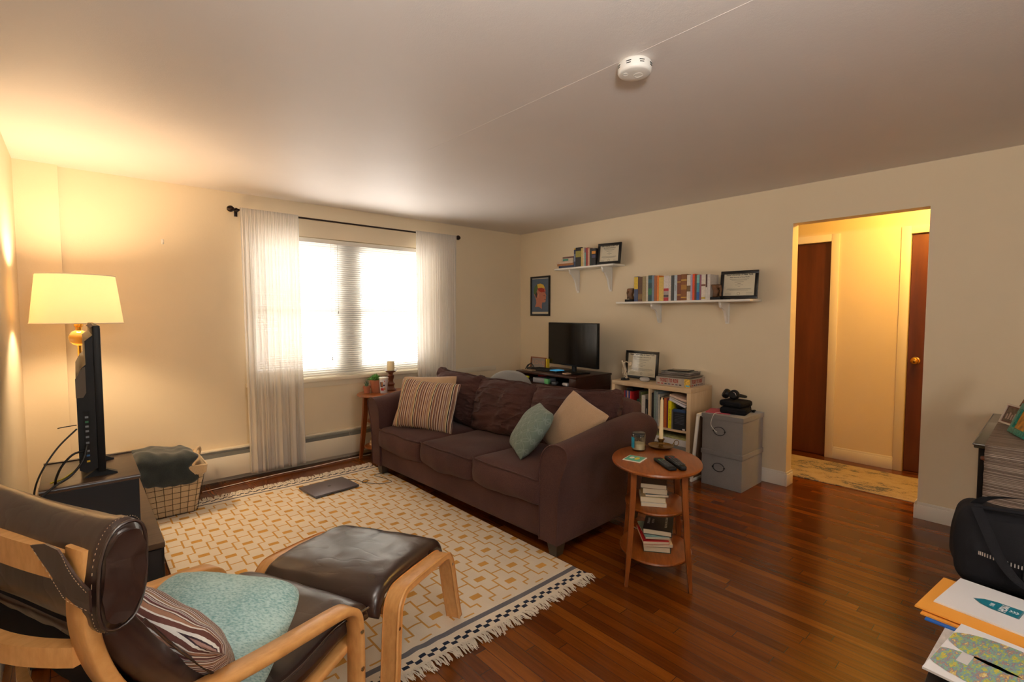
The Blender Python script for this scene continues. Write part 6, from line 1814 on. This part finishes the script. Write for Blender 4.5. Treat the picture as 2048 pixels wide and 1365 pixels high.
# papers
def sheet(name, label, cat, corners, z, T, m, group=None):
    b = BM(); A = [b.verts.new((x, y, z)) for x, y in corners]; B = [b.verts.new((x, y, z + T)) for x, y in corners]
    b.faces.new(A); b.faces.new(B[::-1])
    for k in range(4): b.faces.new((A[k], B[k], B[(k + 1) % 4], A[(k + 1) % 4]))
    return tag(mobj(name, b, m, None, 0), label, cat, group)
def rot_rect(cx, cy, l, w, a):
    u = Vector((cos(a), sin(a))); v = Vector((-sin(a), cos(a)))
    return [tuple(Vector((cx, cy)) + u * sx * l / 2 + v * sy * w / 2) for sx, sy in ((-1, -1), (1, -1), (1, 1), (-1, 1))]
z = LTZ + .0005
for nm, lb, ct, l, w, cx, cy, a, T, m in (
    ('paper_stack', 'stack of printed papers at the bottom of the pile on the black cabinet', 'papers', .22, .29, -2.80, -4.655, radians(-3), .012, mat('mixed_paper', (206, 200, 196), .7, var=.25, vscale=30)),
    ('blue_folder', 'bright blue folder sticking out under the orange envelopes', 'folder', .235, .305, -2.585, -4.635, radians(-4), .003, mat('folder_blue', (20, 92, 176), .5)),
    ('envelope', 'lower orange manila envelope holding white sheets', 'envelope', .235, .31, -2.575, -4.630, radians(-6), .004, mat('manila_orange', (234, 160, 62), .6)),
    ('paper_sheet', 'white sheets between the two orange envelopes', 'papers', .20, .28, -2.57, -4.627, radians(-5), .003, M['paper']),
    ('envelope', 'upper orange manila envelope under the white folder', 'envelope', .245, .33, -2.560, -4.628, radians(-7), .004, bpy.data.materials['manila_orange'])):
    sheet(nm, lb, ct, rot_rect(cx, cy, l, w, a), z, T, m); z += T + .0006
fz = z
t = thing('folder', 'white hospital folder with a teal shield emblem on the orange envelopes', 'folder', (-2.525, -4.650, z), radians(-9))
b = BM(); box(b, -.105, .105, -.165, .155, 0, .002); box(b, -.104, .104, -.164, .154, .0024, .0044); mobj('cover', b, M['paper'], t, 0)
b = BM(); b2 = BM()
sh = [(.0, .052), (.018, .035), (.026, .012), (.028, -.030), (.028, -.038), (-.028, -.038), (-.028, -.030), (-.026, .012), (-.018, .035)]
def at(P, s, z0): return [(x * s, y * s, z0) for x, y in P]
b.faces.new([b.verts.new(p) for p in at(sh, 1.06, .0047)]); mobj('shield_outline', b, bookmat((90, 120, 130)), t, 0).location = (0, .045, 0)
b2.faces.new([b2.verts.new(p) for p in at(sh, .97, .0050)]); mobj('shield', b2, bookmat((14, 112, 132)), t, 0).location = (0, .045, 0)
text('emblem_letters', 'MGH', .020, M['paper'], t, (0, .040, .0053), (0, 0, pi), ext=.0001, bold=.0006)
text('emblem_year', '1811', .011, M['paper'], t, (0, .062, .0053), (0, 0, pi), ext=.0001, bold=.0004)
b = BM()
for k in range(3):
    y = .022 - .0 * k; yy = .028 - k * .006; w_ = .007 + .0 * k
    b.faces.new([b.verts.new(p) for p in ((-w_, yy - .002, .0053), (0, yy - .006, .0053), (w_, yy - .002, .0053), (w_, yy + .001, .0053), (0, yy - .003, .0053), (-w_, yy + .001, .0053))])
mobj('emblem_chevrons', b, M['paper'], t, 0)
# magazine with butterfly wing cover (generic pattern)
def wingmat():
    n = NT('iridescent_wing_print'); co = n.coord()
    f = n.noise(1, 6, n.mapping(co, scale=(24, 60, 1), rot=(0, 0, .4)), .75)
    n.link(n.ramp(f, [(.34, srgb(110, 36, 100)), (.40, srgb(214, 192, 60)), (.45, srgb(150, 170, 80)), (.50, srgb(96, 160, 176)), (.55, srgb(150, 90, 110)), (.60, srgb(216, 196, 90)), (.66, srgb(216, 206, 190))]), n.b.inputs['Base Color'])
    n.set(Roughness=.35); return n.m
t = thing('magazine', 'glossy magazine with an iridescent wing cover at the bottom right corner', 'magazine', (-2.835, -4.650, fz - .001), radians(-8))
b = BM(); box(b, -.135, .135, -.11, .125, 0, .005); mobj('pages', b, M['paper'], t, 0)
b = BM(); 
for cx_, cy_, sx_, sy_ in ((.052, .03, .062, .10), (-.055, .045, .06, .10)):
    f = b.faces.new([b.verts.new((cx_ + sx_ * cos(a * pi / 20) * (1 + .02 * sin(a * 3.1)), max(-.108, min(.124, cy_ + sy_ * sin(a * pi / 20))), .0056)) for a in range(40)])
mobj('wing_print', b, wingmat(), t, 0)
b = BM(); box(b, -.050, .000, .070, .090, .0058, .0062); mobj('address_label', b, mat('label_grey', (206, 204, 206), .5), t, 0)
b = BM(); box(b, -.135, .135, -.1105, -.085, .0052, .0060); mobj('purple_strip', b, bookmat((92, 34, 98)), t, 0)
